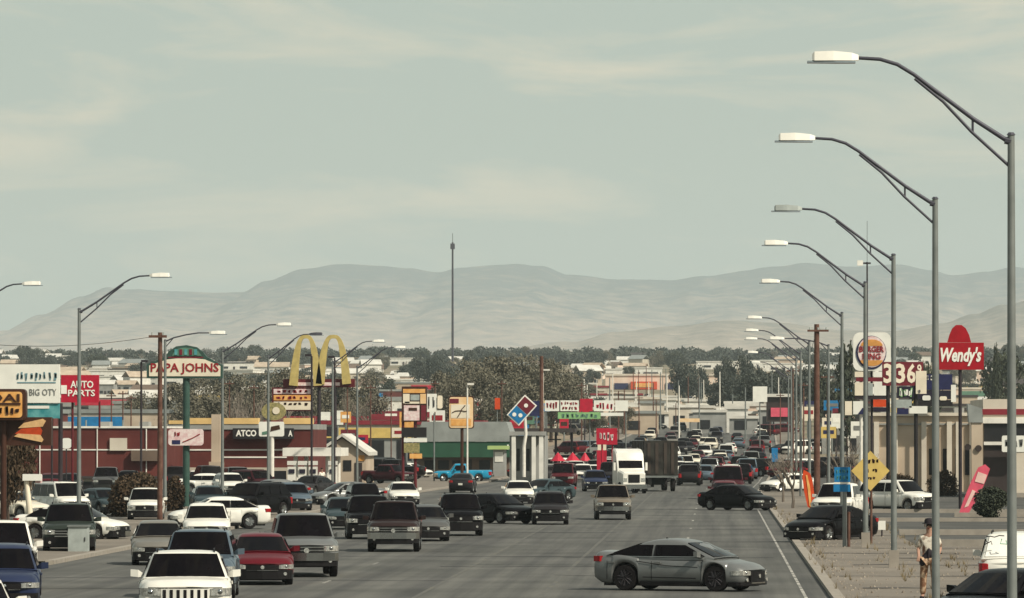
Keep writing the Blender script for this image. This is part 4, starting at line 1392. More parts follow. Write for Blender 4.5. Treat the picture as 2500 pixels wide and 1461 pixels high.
for cx, cy in (c1, (c2[0] - 8, c2[1] - 1), (c2[0] + 7, c2[1] + 1)):
    p = P(cx, cy, Y)
    MB().disc((p.x, p.z), 5 / S(Y), Y - .07, .03, 16).build('dot', 'letter_white', t)
# sale signs, green strip, red board
Y = 640
t = thing('shop_fascia', 'long red and white shop fascia above the green strip', 'shop sign', G(1430, Y))
for px in (1335, 1440, 1528):
    post(t, 'post', px, 1005, Y + .4, 3, 'galv')
for a, b, m_ in ((1330, 1366, 'sign_white'), (1368, 1414, 'sign_white'), (1416, 1448, 'sign_red'), (1450, 1500, 'sign_white'), (1502, 1534, 'sign_white')):
    panel(t, 'board', a, 974 if m_ == 'sign_red' else 978, b - 1, 1004, Y, m_, .4)
blurred(t, 1370, 1410, 981, 990, Y, 'letter_red', 6, 31)
blurred(t, 1370, 1410, 993, 1001, Y, 'letter_red', 5, 33)
blurred(t, 1454, 1496, 984, 1001, Y, 'sign_red', 5, 35)
blurred(t, 1333, 1363, 982, 999, Y, 'letter_red', 4, 37)
panel(t, 'green_strip', 1362, 1007, 1466, 1023, Y - .3, 'sign_lime', .3)
blurred(t, 1370, 1460, 1010, 1021, Y - .3, 'sign_green', 8, 39)
panel(t, 'white_strip', 1466.5, 1008, 1522, 1016, Y - .25, 'sign_white', .3)
t = thing('pole_sign', 'crimson square sign with white scrawl left of the lorry', 'sign', G(1482, 500))
post(t, 'post', 1470, 1084, 500.3, 5, 'sign_red')
post(t, 'post', 1495, 1084, 500.3, 4, 'sign_red')
panel(t, 'board', 1456, 1046, 1507, 1086, 500, 'sign_red', .35)
blurred(t, 1462, 1500, 1056, 1077, 500, 'pinkish', 4, 41)
t = thing('price_pylon', 'red narrow pylon with a pale top left of the lorry', 'sign', G(1468, 520))
panel(t, 'body', 1457, 1100, 1481, 1152, 520, 'sign_red', .5)
panel(t, 'top', 1459, 1086, 1480, 1099.5, 520.02, 'sign_cream', .45)
t = thing('traffic_post', 'slim red banner on a post at the far left kerb', 'banner', G(1214, 620))
post(t, 'post', 1214, 968, 620, 2.5, 'galv')
panel(t, 'banner', 1208, 972, 1221, 1000, 619.8, 'flag_orange', .05)
# red canopies over the seats
for k, (px, w) in enumerate(((1362, 19), (1398, 19), (1428, 15))):
    b = G(px, 560)
    t = thing('parasol', 'red canopy in the row below the far station roof', 'parasol', b, 'red canopies')
    p = P(px, 1104, 560)
    e = P(px + w, 1126, 560)
    rr = e.x - p.x
    mb = MB()
    n = 8
    mb.add([(p.x, 560, p.z)] + [(p.x + rr * math.cos(2 * math.pi * i / n), 560 + rr * math.sin(2 * math.pi * i / n), e.z) for i in range(n)],
           [(0, i + 1, (i + 1) % n + 1) for i in range(n)] + [tuple(range(n, 0, -1))])
    mb.build('canopy', 'sign_red', t)
    MB().tube([b, (p.x, 560, p.z)], .04, 6).build('pole', 'steel_white', t)

# right: burger sign, price board, girl-less red sign
Y = 390
t = thing('pylon_sign', 'white rounded burger sign over cream boards right of the wooden pole', 'sign', G(2104, Y))
post(t, 'post', 2102, 900, Y + .3, 8, 'steel_white')
post(t, 'post', 2128, 900, Y + .3, 6, 'dark_metal')
rpanel(t, 'cabinet', 2083, 812, 2175, 906, Y, 'sign_white', .5, 16)
pc = P(2127, 861, Y)
MB().disc((pc.x, pc.z), 37 / S(Y), Y - .05, .05, 28, 41 / S(Y)).build('ring', 'sign_navy', t)
MB().disc((pc.x + .04, pc.z + .05), 34 / S(Y), Y - .09, .04, 28, 38 / S(Y)).build('emblem', 'pinkish', t)
def half_bun(cy, up, m_):
    pts = []
    for i in range(13):
        a = math.pi * i / 12
        pts.append((2128 + 27 * math.cos(a), cy - (16 * math.sin(a) if up else -14 * math.sin(a))))
    if not up: pts.reverse()
    return ppoly(t, 'bun', pts, Y - .12, m_, .03)
half_bun(845, True, 'bun')
half_bun(880, False, 'bun')
lettering('BURGER', 2098, 2158, 846, 860, Y - .11, 'letter_red', t, .02)
lettering('KING', 2106, 2150, 863, 878, Y - .11, 'letter_red', t, .02)
for px0, py0, px1, py1, m_ in ((2087, 908, 2114, 921, 'sign_cream'), (2133, 908, 2156, 921, 'sign_white'), (2090, 922, 2156, 932, 'sign_maroon'), (2087, 934, 2113, 966, 'sign_cream'), (2134, 933, 2166, 966, 'sign_white'), (2117, 936, 2131, 966, 'lamp_grey')):
    panel(t, 'board', px0, py0, px1, py1, Y, m_, .3)
panel(t, 'dark_bar', 2087, 967, 2166, 975, Y + .05, 'dark_metal', .3)
panel(t, 'picture_board', 2132, 976, 2166, 994, Y, 'flag_orange', .3)
panel(t, 'dark_board', 2132, 995, 2166, 1006, Y + .02, 'screen_dark', .3)
panel(t, 'menu_board', 2063, 980, 2080, 1014, Y + .02, 'sign_cream', .3)
panel(t, 'menu_board', 2083, 980, 2112, 1012, Y + .02, 'sign_white', .3)
ppoly(t, 'print_block', [(2094, 1012), (2112, 1012), (2112, 998), (2106, 996)], Y - .02, 'sign_navy', .03)
Y = 378
t = thing('price_sign', 'maroon fuel price sign reading 3.36 on two dark posts', 'sign', G(2200, Y))
for px in (2168, 2236):
    post(t, 'post', px, 940, Y + .3, 10, 'black')
panel(t, 'cabinet', 2154, 884, 2254, 942, Y, 'sign_maroon', .4)
lettering('3', 2157, 2179, 888, 936, Y, 'letter_cream', t, .03)
panel(t, 'price_point', 2180.5, 930, 2184, 935, Y - .03, 'letter_cream', .03)
lettering('3', 2187, 2210, 888, 936, Y, 'letter_cream', t, .03)
lettering('6', 2214, 2236, 888, 936, Y, 'letter_cream', t, .03)
lettering('9', 2239, 2250, 890, 914, Y, 'letter_cream', t, .02)
panel(t, 'led_board', 2190, 944, 2232, 972, Y + .02, 'screen_dark', .3)
blurred(t, 2194, 2230, 947, 970, Y + .02, 'sign_lime', 3, 43)
blurred(t, 2196, 2228, 949, 968, Y, 'sign_white', 3, 44)
panel(t, 'grey_board', 2176, 976, 2226, 996, Y + .02, 'lamp_grey', .3)
panel(t, 'pale_board', 2236, 906, 2262, 962, Y - .06, 'sign_cream', .3)
blurred(t, 2240, 2250, 950, 960, Y - .06, 'letter_grey', 1, 46)
panel(t, 'navy_board', 2190, 997.5, 2218, 1012, Y + .02, 'sign_navy', .3)
panel(t, 'white_board', 2220, 992, 2264, 1010, Y + .02, 'sign_white', .3)
Y = 430
t = thing('pole_sign', 'navy board over black screen boards behind the price sign', 'sign', G(2300, Y))
post(t, 'post', 2290, 990, Y + .3, 7, 'dark_metal')
panel(t, 'board', 2256, 914, 2325, 952, Y, 'sign_navy', .35)
blurred(t, 2262, 2280, 917, 929, Y, 'letter_white', 2, 45)
panel(t, 'screen', 2236, 954, 2326, 975, Y, 'screen_dark', .35)
panel(t, 'screen', 2236, 977, 2326, 992, Y + .02, 'black', .35)
rpanel(t, 'pale_board', 2252, 966, 2272, 978, Y - .05, 'sign_white', .04, 4)
rpanel(t, 'pale_board', 2294, 968, 2312, 978, Y - .05, 'sign_cream', .04, 4)
panel(t, 'white_tower', 2322, 940, 2334, 982, Y - .05, 'sign_white', .3)
Y = 330
t = thing('pylon_sign', 'dark red board with white slanted lettering and a domed top on a single post', 'sign', G(2344, Y))
post(t, 'post', 2344, 900, Y + .2, 9, 'dark_metal')
panel(t, 'board', 2293, 837, 2402, 903, Y, 'sign_wred', .5)
lettering("Wendy's", 2296, 2396, 848, 894, Y, 'letter_white', t, .035, .25)
ppoly(t, 'topper', [(2313, 836.5), (2371, 836.5), (2366, 818), (2358, 802), (2348, 794), (2334, 794), (2325, 802), (2318, 818)], Y + .05, 'sign_wred', .3)
# warning diamond
Y = 222
t = thing('warning_sign', 'yellow diamond warning sign behind a street lamp pole', 'road sign', G(2125, Y))
post(t, 'post', 2127, 1195, Y + .08, 6, 'wood')
ppoly(t, 'plate', [(2125, 1199), (2172, 1150), (2125, 1101), (2078, 1150)], Y, 'sign_yellow', .04)
blurred(t, 2108, 2146, 1120, 1132, Y, 'sign_brown', 4, 51, .01)
blurred(t, 2106, 2146, 1143, 1154, Y, 'sign_brown', 4, 52, .01)
blurred(t, 2116, 2138, 1164, 1172, Y, 'sign_brown', 3, 53, .01)
# blue service signs
Y = 216
t = thing('service_sign', 'stack of blue road signs on a grey post at the right pavement', 'road sign', G(2063, Y))
post(t, 'post', 2062, 1140, Y + .1, 11, 'galv')
post(t, 'post', 2072, 1250, Y + .2, 8, 'wood')
panel(t, 'plate', 2037, 1141, 2076, 1177, Y, 'sign_blue', .03)
panel(t, 'white_strip', 2036, 1178, 2076, 1182, Y - .01, 'sign_white', .03)
panel(t, 'plate', 2035, 1183, 2076, 1201, Y, 'sign_blue', .03)
blurred(t, 2041, 2073, 1146, 1157, Y, 'sign_teal', 5, 47, .012)
blurred(t, 2041, 2073, 1161, 1173, Y, 'sign_teal', 4, 48, .012)
# two little white notice boards
for px in (2131, 2153):
    t = thing('notice_sign', ('left' if px < 2140 else 'right') + ' one of two small white notices in front of the right lot', 'sign', G(px, 238))
    post(t, 'post', px, 1278, 238.05, 4, 'dark_metal')
    panel(t, 'plate', px - 9, 1272, px + 9, 1294, 238, 'sign_white', .03)
# feather flags
def feather(label, pts, Y, material, base_px, pale=None):
    t = thing('feather_flag', label, 'flag', G(base_px, Y))
    b = G(base_px, Y)
    top = P(pts[0][0], pts[0][1], Y)
    MB().tube([b, P(*pts[-1], Y), top], [.03, .025, .015], 6).build('pole', 'dark_metal', t)
    mb = MB()
    return t
Y = 318
t = thing('feather_flag', 'orange feather flag at the right kerb by the wooden pole', 'flag', G(1990, Y))
MB().tube([G(1990, Y), P(1984, 1240, Y), P(1963, 1148, Y)], [.035, .03, .015], 6).build('pole', 'dark_metal', t)
ppoly(t, 'cloth', [(1972, 1238), (1990, 1246), (1989, 1215), (1984, 1175), (1978, 1156), (1962, 1147), (1959, 1165), (1963, 1200)], Y - .03, 'flag_orange', .05)
ppoly(t, 'print_stripe', [(1976, 1235), (1982, 1240), (1978, 1190), (1971, 1160), (1967, 1160), (1972, 1195)], Y - .06, 'sign_orange', .02)
Y = 306
t = thing('feather_flag', 'leaning pink feather banner in front of the restaurant', 'flag', G(2350, Y))
MB().tube([G(2352, Y), P(2356, 1245, Y), P(2402, 1138, Y)], [.035, .03, .015], 6).build('pole', 'steel_white', t)
ppoly(t, 'cloth', [(2342, 1252), (2366, 1252), (2392, 1208), (2408, 1170), (2417, 1145), (2405, 1134), (2388, 1142), (2370, 1178), (2352, 1222)], Y - .03, 'flag_pink', .05)
ppoly(t, 'print_stripe', [(2380, 1176), (2402, 1182), (2410, 1160), (2388, 1152)], Y - .06, 'flag_pale', .02)
ppoly(t, 'print_stripe', [(2354, 1240), (2364, 1236), (2382, 1200), (2374, 1196)], Y - .06, 'flag_pale', .02)
# plain cabinets and footings
t = thing('utility_cabinet', 'grey roadside cabinet in front of the dark green off-roader', 'cabinet', G(190, 206))
panel(t, 'body', 166, 1287, 214, 1352, 206, 'lamp_grey', .6)
panel(t, 'lid', 164, 1283, 216, 1286.8, 205.95, 'galv', .7)
panel(t, 'handle', 206, 1312, 208, 1322, 205.97, 'dark_metal', .02)

# ================================================================== BUILDINGS
mat('wall_maroon', (.085, .018, .015), .8, scale=.35, col2=(.13, .032, .026), detail=9)
mat('wall_beige', (.45, .40, .32), .85, scale=.6)
mat('wall_tan', (.38, .30, .22), .85, scale=.35, col2=(.50, .41, .31), detail=9)
mat('wall_cream', (.50, .44, .36), .85, scale=.4, col2=(.62, .56, .46), detail=9)
mat('wall_grey', (.22, .22, .205), .85, scale=.4, col2=(.32, .32, .30), detail=9)
mat('wall_white', (.66, .64, .58), .8, scale=.8)
mat('wall_pink', (.62, .46, .36), .85, scale=.4, col2=(.70, .56, .45))
mat('wall_brown', (.14, .10, .075), .85, scale=.6)
mat('roof_metal', (.26, .275, .26), .55, .2, scale=.8)
mat('roof_dark', (.05, .042, .04), .8, scale=1)
mat('roof_white', (.50, .48, .43), .7, scale=.4, col2=(.62, .60, .54))
mat('trim_yellow', (.62, .42, .17), .7, scale=1)
mat('trim_white', (.70, .67, .60), .7, scale=1)
mat('trim_maroon', (.20, .02, .03), .6, scale=1)
mat('green_fascia', (.020, .070, .040), .6, scale=.8)
mat('lime_fascia', (.34, .45, .17), .6, scale=.8)
mat('window_dark', (.02, .02, .022), .12, scale=1)
mat('door_dark', (.04, .03, .028), .5, scale=1)

def block(parent, name, px0, px1, py_top, Y, depth, material, py_bot=None, dz=0):
    a, b = P(px0, py_top, Y), P(px1, py_top, Y)
    z0 = gz(Y) - .3 if py_bot is None else P(px0, py_bot, Y).z
    return MB().box(a.x, b.x, Y, Y + depth, z0, a.z + dz).build(name, material, parent)
def bld(name, label, px, Y, cat='building', group=None):
    return thing(name, label, cat, G(px, Y), group)

# left maroon store
Y = 450
t = bld('store', 'long maroon store with white roof edge at the left', 220, Y)
block(t, 'wall', -60, 396, 1046, Y, 18, 'wall_maroon')
block(t, 'parapet', -60, 396, 1041, Y - .12, 18, 'trim_white', 1045.8)
panel(t, 'string_course', 70, 1097, 392, 1100, Y - .06, 'trim_white', .06)
panel(t, 'lower_wall', -60, 1169, 396, 1207, Y - .5, 'wall_beige', .5)
panel(t, 'eave', -60, 1163, 396, 1168.8, Y - .9, 'roof_dark', .9)
for i in range(7):
    a = -40 + i * 60
    panel(t, 'window', a, 1176, a + 44, 1204, Y - .56, 'window_dark' if i % 3 else 'wall_cream', .06)
panel(t, 'wall_panel', 268, 1070, 310, 1100.5, Y - .2, 'wall_cream', .14)
panel(t, 'shade_box', 320, 1101, 388, 1126, Y - .5, 'wall_brown', .44)  # dark box standing in for the shadow on the wall
for px in (430 - 310, 210, 300):
    post(t, 'vent_pipe', px, 1026, Y + 4, 4, 'galv', py_bot=1046)
for a in (30, 150, 245, 340):
    panel(t, 'roof_unit', a, 1030, a + 22, 1041, Y + 5, 'wall_grey', 2.5)
for a in (96, 236, 356):
    panel(t, 'downpipe', a, 1047, a + 2.5, 1163, Y - .1, 'trim_white', .1)
# right maroon store
Y = 470
t = bld('store', 'maroon store with yellow parapet and black lettered awning', 590, Y)
block(t, 'wall', 408, 765, 1046, Y, 16, 'wall_maroon')
panel(t, 'pale_band', 408, 1036, 765, 1049, Y - .1, 'wall_grey', 16.0)
for a, b in ((412, 445), (462, 630), (692, 762)):
    panel(t, 'yellow_parapet', a, 1021 + (a < 450) * 6, b, 1035.8, Y - .16, 'trim_yellow', 2.0)
for p0, p1, ly in ((408, 700, 1097), (540, 700, 1115)):
    panel(t, 'string_course', p0, ly, p1, ly + 3.5, Y - .06, 'trim_white', .06)
panel(t, 'awning', 568, 1046, 716, 1072, Y - .9, 'black', .78)
lettering('ATCO', 576, 626, 1050, 1066, Y - .9, 'letter_white', t, .03)
lettering('A', 704, 714, 1051, 1066, Y - .9, 'letter_white', t, .03)
panel(t, 'lower_wall', 408, 1142, 765, 1190, Y - .4, 'wall_beige', .4)
for i in range(8):
    a = 415 + i * 42
    panel(t, 'window', a, 1150, a + 32, 1186, Y - .46, 'window_dark', .06)
t = bld('chimney_pylon', 'pinkish plastered pylon standing before the right maroon store', 526, 455, 'pylon')
block(t, 'shaft', 516, 537, 1012, 455, 1.0, 'wall_tan')
block(t, 'plinth', 510, 543, 1128, 454.6, 1.6, 'wall_tan')
# fuel station canopy
Y = 455
t = bld('fuel_canopy', 'white fuel station roof on white columns below the arches', 760, Y, 'canopy')
panel(t, 'fascia', 690, 1094, 833, 1114, Y, 'trim_white', 9)
for px in (722, 748, 800, 826):
    post(t, 'column', px, 1113, Y + (1.2 if px in (722, 800) else 6), 11, 'steel_white')
for k, px in enumerate((712, 738, 764, 812)):
    q = bld('fuel_pump', 'white fuel pump on the island under the white station roof', px, 452, 'fuel pump', 'pumps under the white station roof')
    block(q, 'body', px - 10, px + 10, 1140, 452, .8, 'trim_white')
    block(q, 'display', px - 7, px + 7, 1146, 451.93, .06, 'screen_dark', 1156)
    block(q, 'head', px - 11, px + 11, 1126, 452.1, .6, 'wall_white', 1136)
# gabled tan shop
Y = 505
t = bld('gabled_shop', 'tan shop with pale sloping gable right of the fuel station', 835, Y)
ppoly(t, 'wall', [(776, 1185), (893, 1185), (893, 1110), (835, 1070), (776, 1110)], Y, 'wall_tan', 12)
ppoly(t, 'roof', [(835, 1066), (835, 1059), (900, 1104), (900, 1113)], Y - .4, 'roof_white', 13)
ppoly(t, 'roof', [(770, 1113), (770, 1104), (834.6, 1059), (834.6, 1066)], Y - .4, 'roof_white', 13)
panel(t, 'door', 866, 1130, 884, 1182, Y - .06, 'door_dark', .06)
panel(t, 'window', 838, 1124, 858, 1150, Y - .06, 'window_dark', .06)
panel(t, 'poster', 872, 1112, 890, 1126, Y - .07, 'bun', .03)
# green-fascia shop
Y = 575
t = bld('shop', 'shop with dark green fascia under a grey metal roof', 1135, Y)
block(t, 'wall', 1018, 1250, 1112, Y, 14, 'wall_brown')
panel(t, 'fascia', 1016, 1079, 1252, 1117, Y - 1.2, 'green_fascia', 1.19)
ppoly(t, 'roof', [(1014, 1078.5), (1254, 1078.5), (1236, 1030), (1030, 1030)], Y - 1.3, 'roof_metal', 14)
for a in (1036, 1070, 1104, 1170, 1204):
    panel(t, 'window', a, 1124, a + 26, 1146, Y - .06, 'window_dark', .06)
panel(t, 'door', 1136, 1122, 1152, 1152, Y - .06, 'door_dark', .06)
panel(t, 'lamp', 1238, 1086, 1242, 1098, Y - 1.3, 'lamp_white', .08)
# lime kiosk, white pillars, dark station roof
Y = 560
t = bld('kiosk', 'grey kiosk with a lime green top left of the white pillars', 1212, Y)
block(t, 'wall', 1204, 1232, 1098, Y, 5, 'wall_grey')
panel(t, 'top', 1190, 1089, 1240, 1097.8, Y - .5, 'lime_fascia', 6)
panel(t, 'shutter', 1208, 1104, 1228, 1128, Y - .06, 'wall_white', .06)
Y = 520
t = bld('pizza_shop', 'pizza shop with tall white pillars behind the domino sign', 1290, Y)
block(t, 'wall', 1244, 1330, 1064, Y + 1.5, 10, 'wall_grey')
for px in (1254, 1303, 1321):
    block(t, 'pillar', px - 5, px + 5, 1062, Y, .7, 'wall_white')
panel(t, 'lintel', 1242, 1054, 1332, 1063.5, Y - .1, 'wall_grey', 2.5)
for px in (1265, 1289):
    panel(t, 'window', px - 4, 1096, px + 4, 1150, Y + 1.4, 'window_dark', .06)
Y = 640
t = bld('station_roof', 'thin dark station roof on slim posts behind the domino sign', 1300, Y, 'canopy')
panel(t, 'slab', 1204, 1046, 1402, 1056, Y, 'roof_dark', 12)
for px in (1220, 1357, 1396):
    post(t, 'post', px, 1050, Y + 2, 6, 'dark_metal')
panel(t, 'rail', 1206, 1072, 1370, 1075, Y + 3, 'dark_metal', .1)
# pink store far up the slope
Y = 2000
t = bld('big_store', 'long pinkish big-box store with an orange entrance on the slope', 1620, Y)
block(t, 'wall', 1478, 1772, 918, Y, 40, 'wall_pink')
panel(t, 'entrance', 1540, 932, 1604, 951, Y - 2.5, 'flag_orange', 2.4)
panel(t, 'entrance_sign', 1550, 936, 1594, 946, Y - 2.7, 'sign_orange', .2)
for a in (1500, 1624, 1682):
    panel(t, 'window', a, 936, a + 34, 951, Y - .3, 'sign_navy', .3)
panel(t, 'parapet', 1476, 913, 1774, 917.8, Y - .4, 'wall_cream', 40)
panel(t, 'gable', 1640, 908, 1664, 917.9, Y - .8, 'wall_cream', 5)
# tan stucco building on the right
Y = 432
t = bld('stucco_building', 'tan stucco building with pilasters behind the fuel price sign', 2270, Y)
block(t, 'wall', 2128, 2402, 1016, Y, 20, 'wall_tan')
panel(t, 'cornice', 2124, 1008, 2406, 1015.8, Y - .3, 'wall_cream', 20.5)
for px in (2140, 2186, 2256, 2284, 2318, 2340, 2374):
    panel(t, 'pilaster', px - 6, 1030, px + 6, 1200, Y - .35, 'wall_cream', .34)
for a in (2262, 2296, 2326, 2350):
    panel(t, 'window', a + 6, 1096, a + 20, 1160, Y - .1, 'window_dark', .09)
panel(t, 'string_course', 2128, 1034, 2402, 1038, Y - .12, 'wall_grey', .12)
for a in (2150, 2210, 2330):
    panel(t, 'roof_unit', a, 996, a + 24, 1008, Y + 6, 'wall_grey', 2.5)
# restaurant at the right edge
Y = 395
t = bld('restaurant', 'cream restaurant with maroon stripe and dark windows at the right edge', 2450, Y)
block(t, 'wall', 2400, 2620, 975, Y, 20, 'wall_cream')
panel(t, 'stripe', 2398, 999, 2620, 1013, Y - .1, 'trim_maroon', .1)
panel(t, 'band', 2398, 1020, 2620, 1034, Y - .3, 'trim_white', .3)
panel(t, 'window', 2402, 1035, 2620, 1078, Y - .1, 'window_dark', .1)
panel(t, 'ledge', 2402, 1079, 2620, 1087, Y - .35, 'trim_white', .35)
panel(t, 'window', 2402, 1088, 2470, 1205, Y - .1, 'door_dark', .1)
panel(t, 'pier', 2372, 1032, 2399.5, 1214, Y - .4, 'wall_tan', 1.6)
ppoly(t, 'pier_cap', [(2366, 1032), (2400, 1032), (2398, 998), (2362, 986)], Y - .5, 'roof_metal', 1.8)
for px, py in ((2362, 1092), (2388, 1095)):
    p = P(px, py, Y)
    MB().disc((p.x, p.z), 8 / S(Y), Y - .55, .1, 14).build('wreath', 'door_dark', t)
rpanel(t, 'hanging_sign', 2446, 1064, 2506, 1104, Y - 1.2, 'sign_white', .15, 4)
blurred(t, 2452, 2500, 1072, 1096, Y - 1.2, 'letter_grey', 4, 60)
panel(t, 'planter', 2402, 1204, 2620, 1216, Y - .6, 'kerb', .5)
# red roof end at the right margin
Y = 300
t = bld('kerb_wall', 'low pale kerb wall along the right-hand lot', 2420, Y, 'wall')
block(t, 'wall', 2330, 2620, 1252, Y, .3, 'kerb')

# strip of shops along the far road
SHOPC = [('wall_beige', 'beige'), ('wall_tan', 'tan'), ('wall_white', 'white'), ('wall_grey', 'grey'), ('wall_maroon', 'maroon'), ('wall_cream', 'cream'), ('wall_brown', 'brown'), ('wall_pink', 'pinkish')]
def far_shop(x, Y, w, h, d, k, side):
    m_, nme = SHOPC[k % len(SHOPC)]
    z = gz(Y)
    t = thing('far_shop', f'low {nme} flat-roofed shop beside the far road on the {side}', 'building', (x, Y, z), f'far shops on the {side}')
    MB().box(x - w / 2, x + w / 2, Y, Y + d, z - 1.5, z + h).build('wall', m_, t)
    MB().box(x - w / 2 - .2, x + w / 2 + .2, Y - .2, Y + d + .2, z + h + .002, z + h + .5).build('parapet', ['trim_white', 'roof_dark', 'wall_cream', 'trim_maroon', 'roof_metal'][k % 5], t)
    n = max(2, int(w / 5))
    for i in range(n):
        xx = x - w / 2 + w * (i + .5) / n
        MB().box(xx - w / n * .36, xx + w / n * .36, Y - .08, Y - .005, z + .4, z + h * .6).build('window', 'window_dark', t)
    MB().box(x - w * .25, x + w * .25, Y - .25, Y - .01, z + h * .66, z + h * .92).build('sign_board', ['sign_red', 'sign_white', 'sign_blue', 'sign_yellow', 'sign_orange', 'sign_green', 'sign_maroon'][k % 7], t)
k = 0
for Y in (620, 690, 760, 840, 930, 1020, 1120, 1230, 1350, 1480, 1620):
    for side, xs in (('left', (-48, -95, -150)), ('right', (30, 62))):
        for x in xs:
            if side == 'left' and Y < 680 and x > -120: continue
            if rng.random() < .85:
                far_shop(x + rx(Y) + rng.uniform(-9, 9), Y + rng.uniform(-25, 25), rng.uniform(14, 30), rng.uniform(3.8, 6), rng.uniform(10, 16), k, side)
            k += 1
for i in range(110):                      # shops beyond the end of the far road and behind the left stores
    Y = rng.uniform(1010, 1850) if i < 88 else rng.uniform(640, 980)
    px = rng.uniform(1390, 1960) if i < 88 else rng.uniform(60, 420) if i < 99 else rng.uniform(840, 1110)
    x = P(px, VY, Y).x
    if 1450 < px < 1790 and Y > 1500: Y = 1020 + rng.random() * 400
    kk = rng.choice([0, 1, 2, 5, 7, 2, 5, 3])
    w_ = 'beyond the far traffic' if i < 88 else 'behind the left maroon store' if i < 99 else 'behind the brown pylon'
    z = gz(Y)
    t = thing('far_shop', f'pale {SHOPC[kk][1]} low building {w_}', 'building', (x, Y, z), 'pale buildings ' + w_)
    w, h, d = rng.uniform(2.5, 9), rng.uniform(2.0, 4.5), rng.uniform(4, 8)
    MB().box(x - w / 2, x + w / 2, Y, Y + d, z - 1.5, z + h).build('wall', SHOPC[kk][0], t)
    MB().box(x - w / 2 - .3, x + w / 2 + .3, Y - .3, Y + d + .3, z + h + .002, z + h + .5).build('roof', rng.choice(['roof_white', 'roof_white', 'trim_white', 'roof_metal', 'wall_cream']), t)
    for q in range(int(w / 4)):
        xx = x - w / 2 + 4 * q + 2
        MB().box(xx - 1.1, xx + 1.1, Y - .08, Y - .005, z + .8, z + 2.4).build('window', 'window_dark', t)
# signs along the far road
SGC = [('sign_white', 'white'), ('sign_red', 'red'), ('sign_yellow', 'yellow'), ('sign_cream', 'cream'), ('sign_blue', 'blue'), ('sign_orange', 'orange'), ('sign_navy', 'navy'), ('sign_green', 'green'), ('sign_white', 'white'), ('sign_maroon', 'maroon')]
for i in range(96):
    Y = rng.uniform(560, 1000)
    side = 'left' if rng.random() < .6 else 'right'
    x = rx(Y) + (RL - rng.uniform(4, 30) if side == 'left' else RR + rng.uniform(4, 20))
    m_, nme = SGC[i % len(SGC)]
    hgt = rng.uniform(3.5, 7.5)
    w, hh = rng.uniform(1.0, 2.3), rng.uniform(.9, 1.9)
    if side == 'left': Y = 620 + (Y - 560) * .9
    z = gz(Y)
    t = thing('far_pole_sign', f'small {nme} pole sign along the far road on the {side}', 'sign', (x, Y, z), f'far pole signs on the {side}')
    MB().tube([(x, Y + .15, z - .1), (x, Y + .15, z + hgt)], .12, 6).build('post', rng.choice(['galv', 'dark_metal', 'steel_white']), t)
    MB().box(x - w / 2, x + w / 2, Y, Y + .3, z + hgt - hh, z + hgt).build('board', m_, t)
    MB().box(x - w * .35, x + w * .35, Y - .03, Y - .002, z + hgt - hh * .62, z + hgt - hh * .3).build('print_block', rng.choice(['letter_red', 'letter_white', 'letter_grey', 'sign_navy', 'sign_brown']), t)
# named far signs that stand out on the right
t = thing('far_pole_sign', 'white square sign right of the far traffic, above the red sale board', 'sign', G(1855, 760))
post(t, 'post', 1855, 950, 760.2, 3, 'galv')
panel(t, 'board', 1838, 944, 1873, 982, 760, 'sign_white', .3)
t = thing('far_shop', 'dark shop with a red board under a white roof right of the far traffic', 'building', G(1900, 820))
panel(t, 'wall', 1872, 970, 1930, 1030, 820, 'door_dark', 8)
panel(t, 'roof', 1870, 962, 1934, 969.5, 819.5, 'roof_white', 9)
panel(t, 'board', 1882, 996, 1926, 1018, 819.7, 'flag_pink', .2)
t = thing('far_pole_sign', 'orange-tan strip sign left of the far traffic', 'sign', G(1686, 900))
post(t, 'post', 1686, 1030, 900.2, 2.5, 'galv')
panel(t, 'board', 1660, 1022, 1708, 1031, 900, 'sign_tan', .3)
t = thing('far_pole_sign', 'blue panel standing at the right kerb above the black car', 'sign', G(1892, 560))
panel(t, 'board', 1884, 1094, 1899, 1128, 560, 'sign_blue', .2)
post(t, 'post', 1891, 1100, 560.25, 3, 'galv')

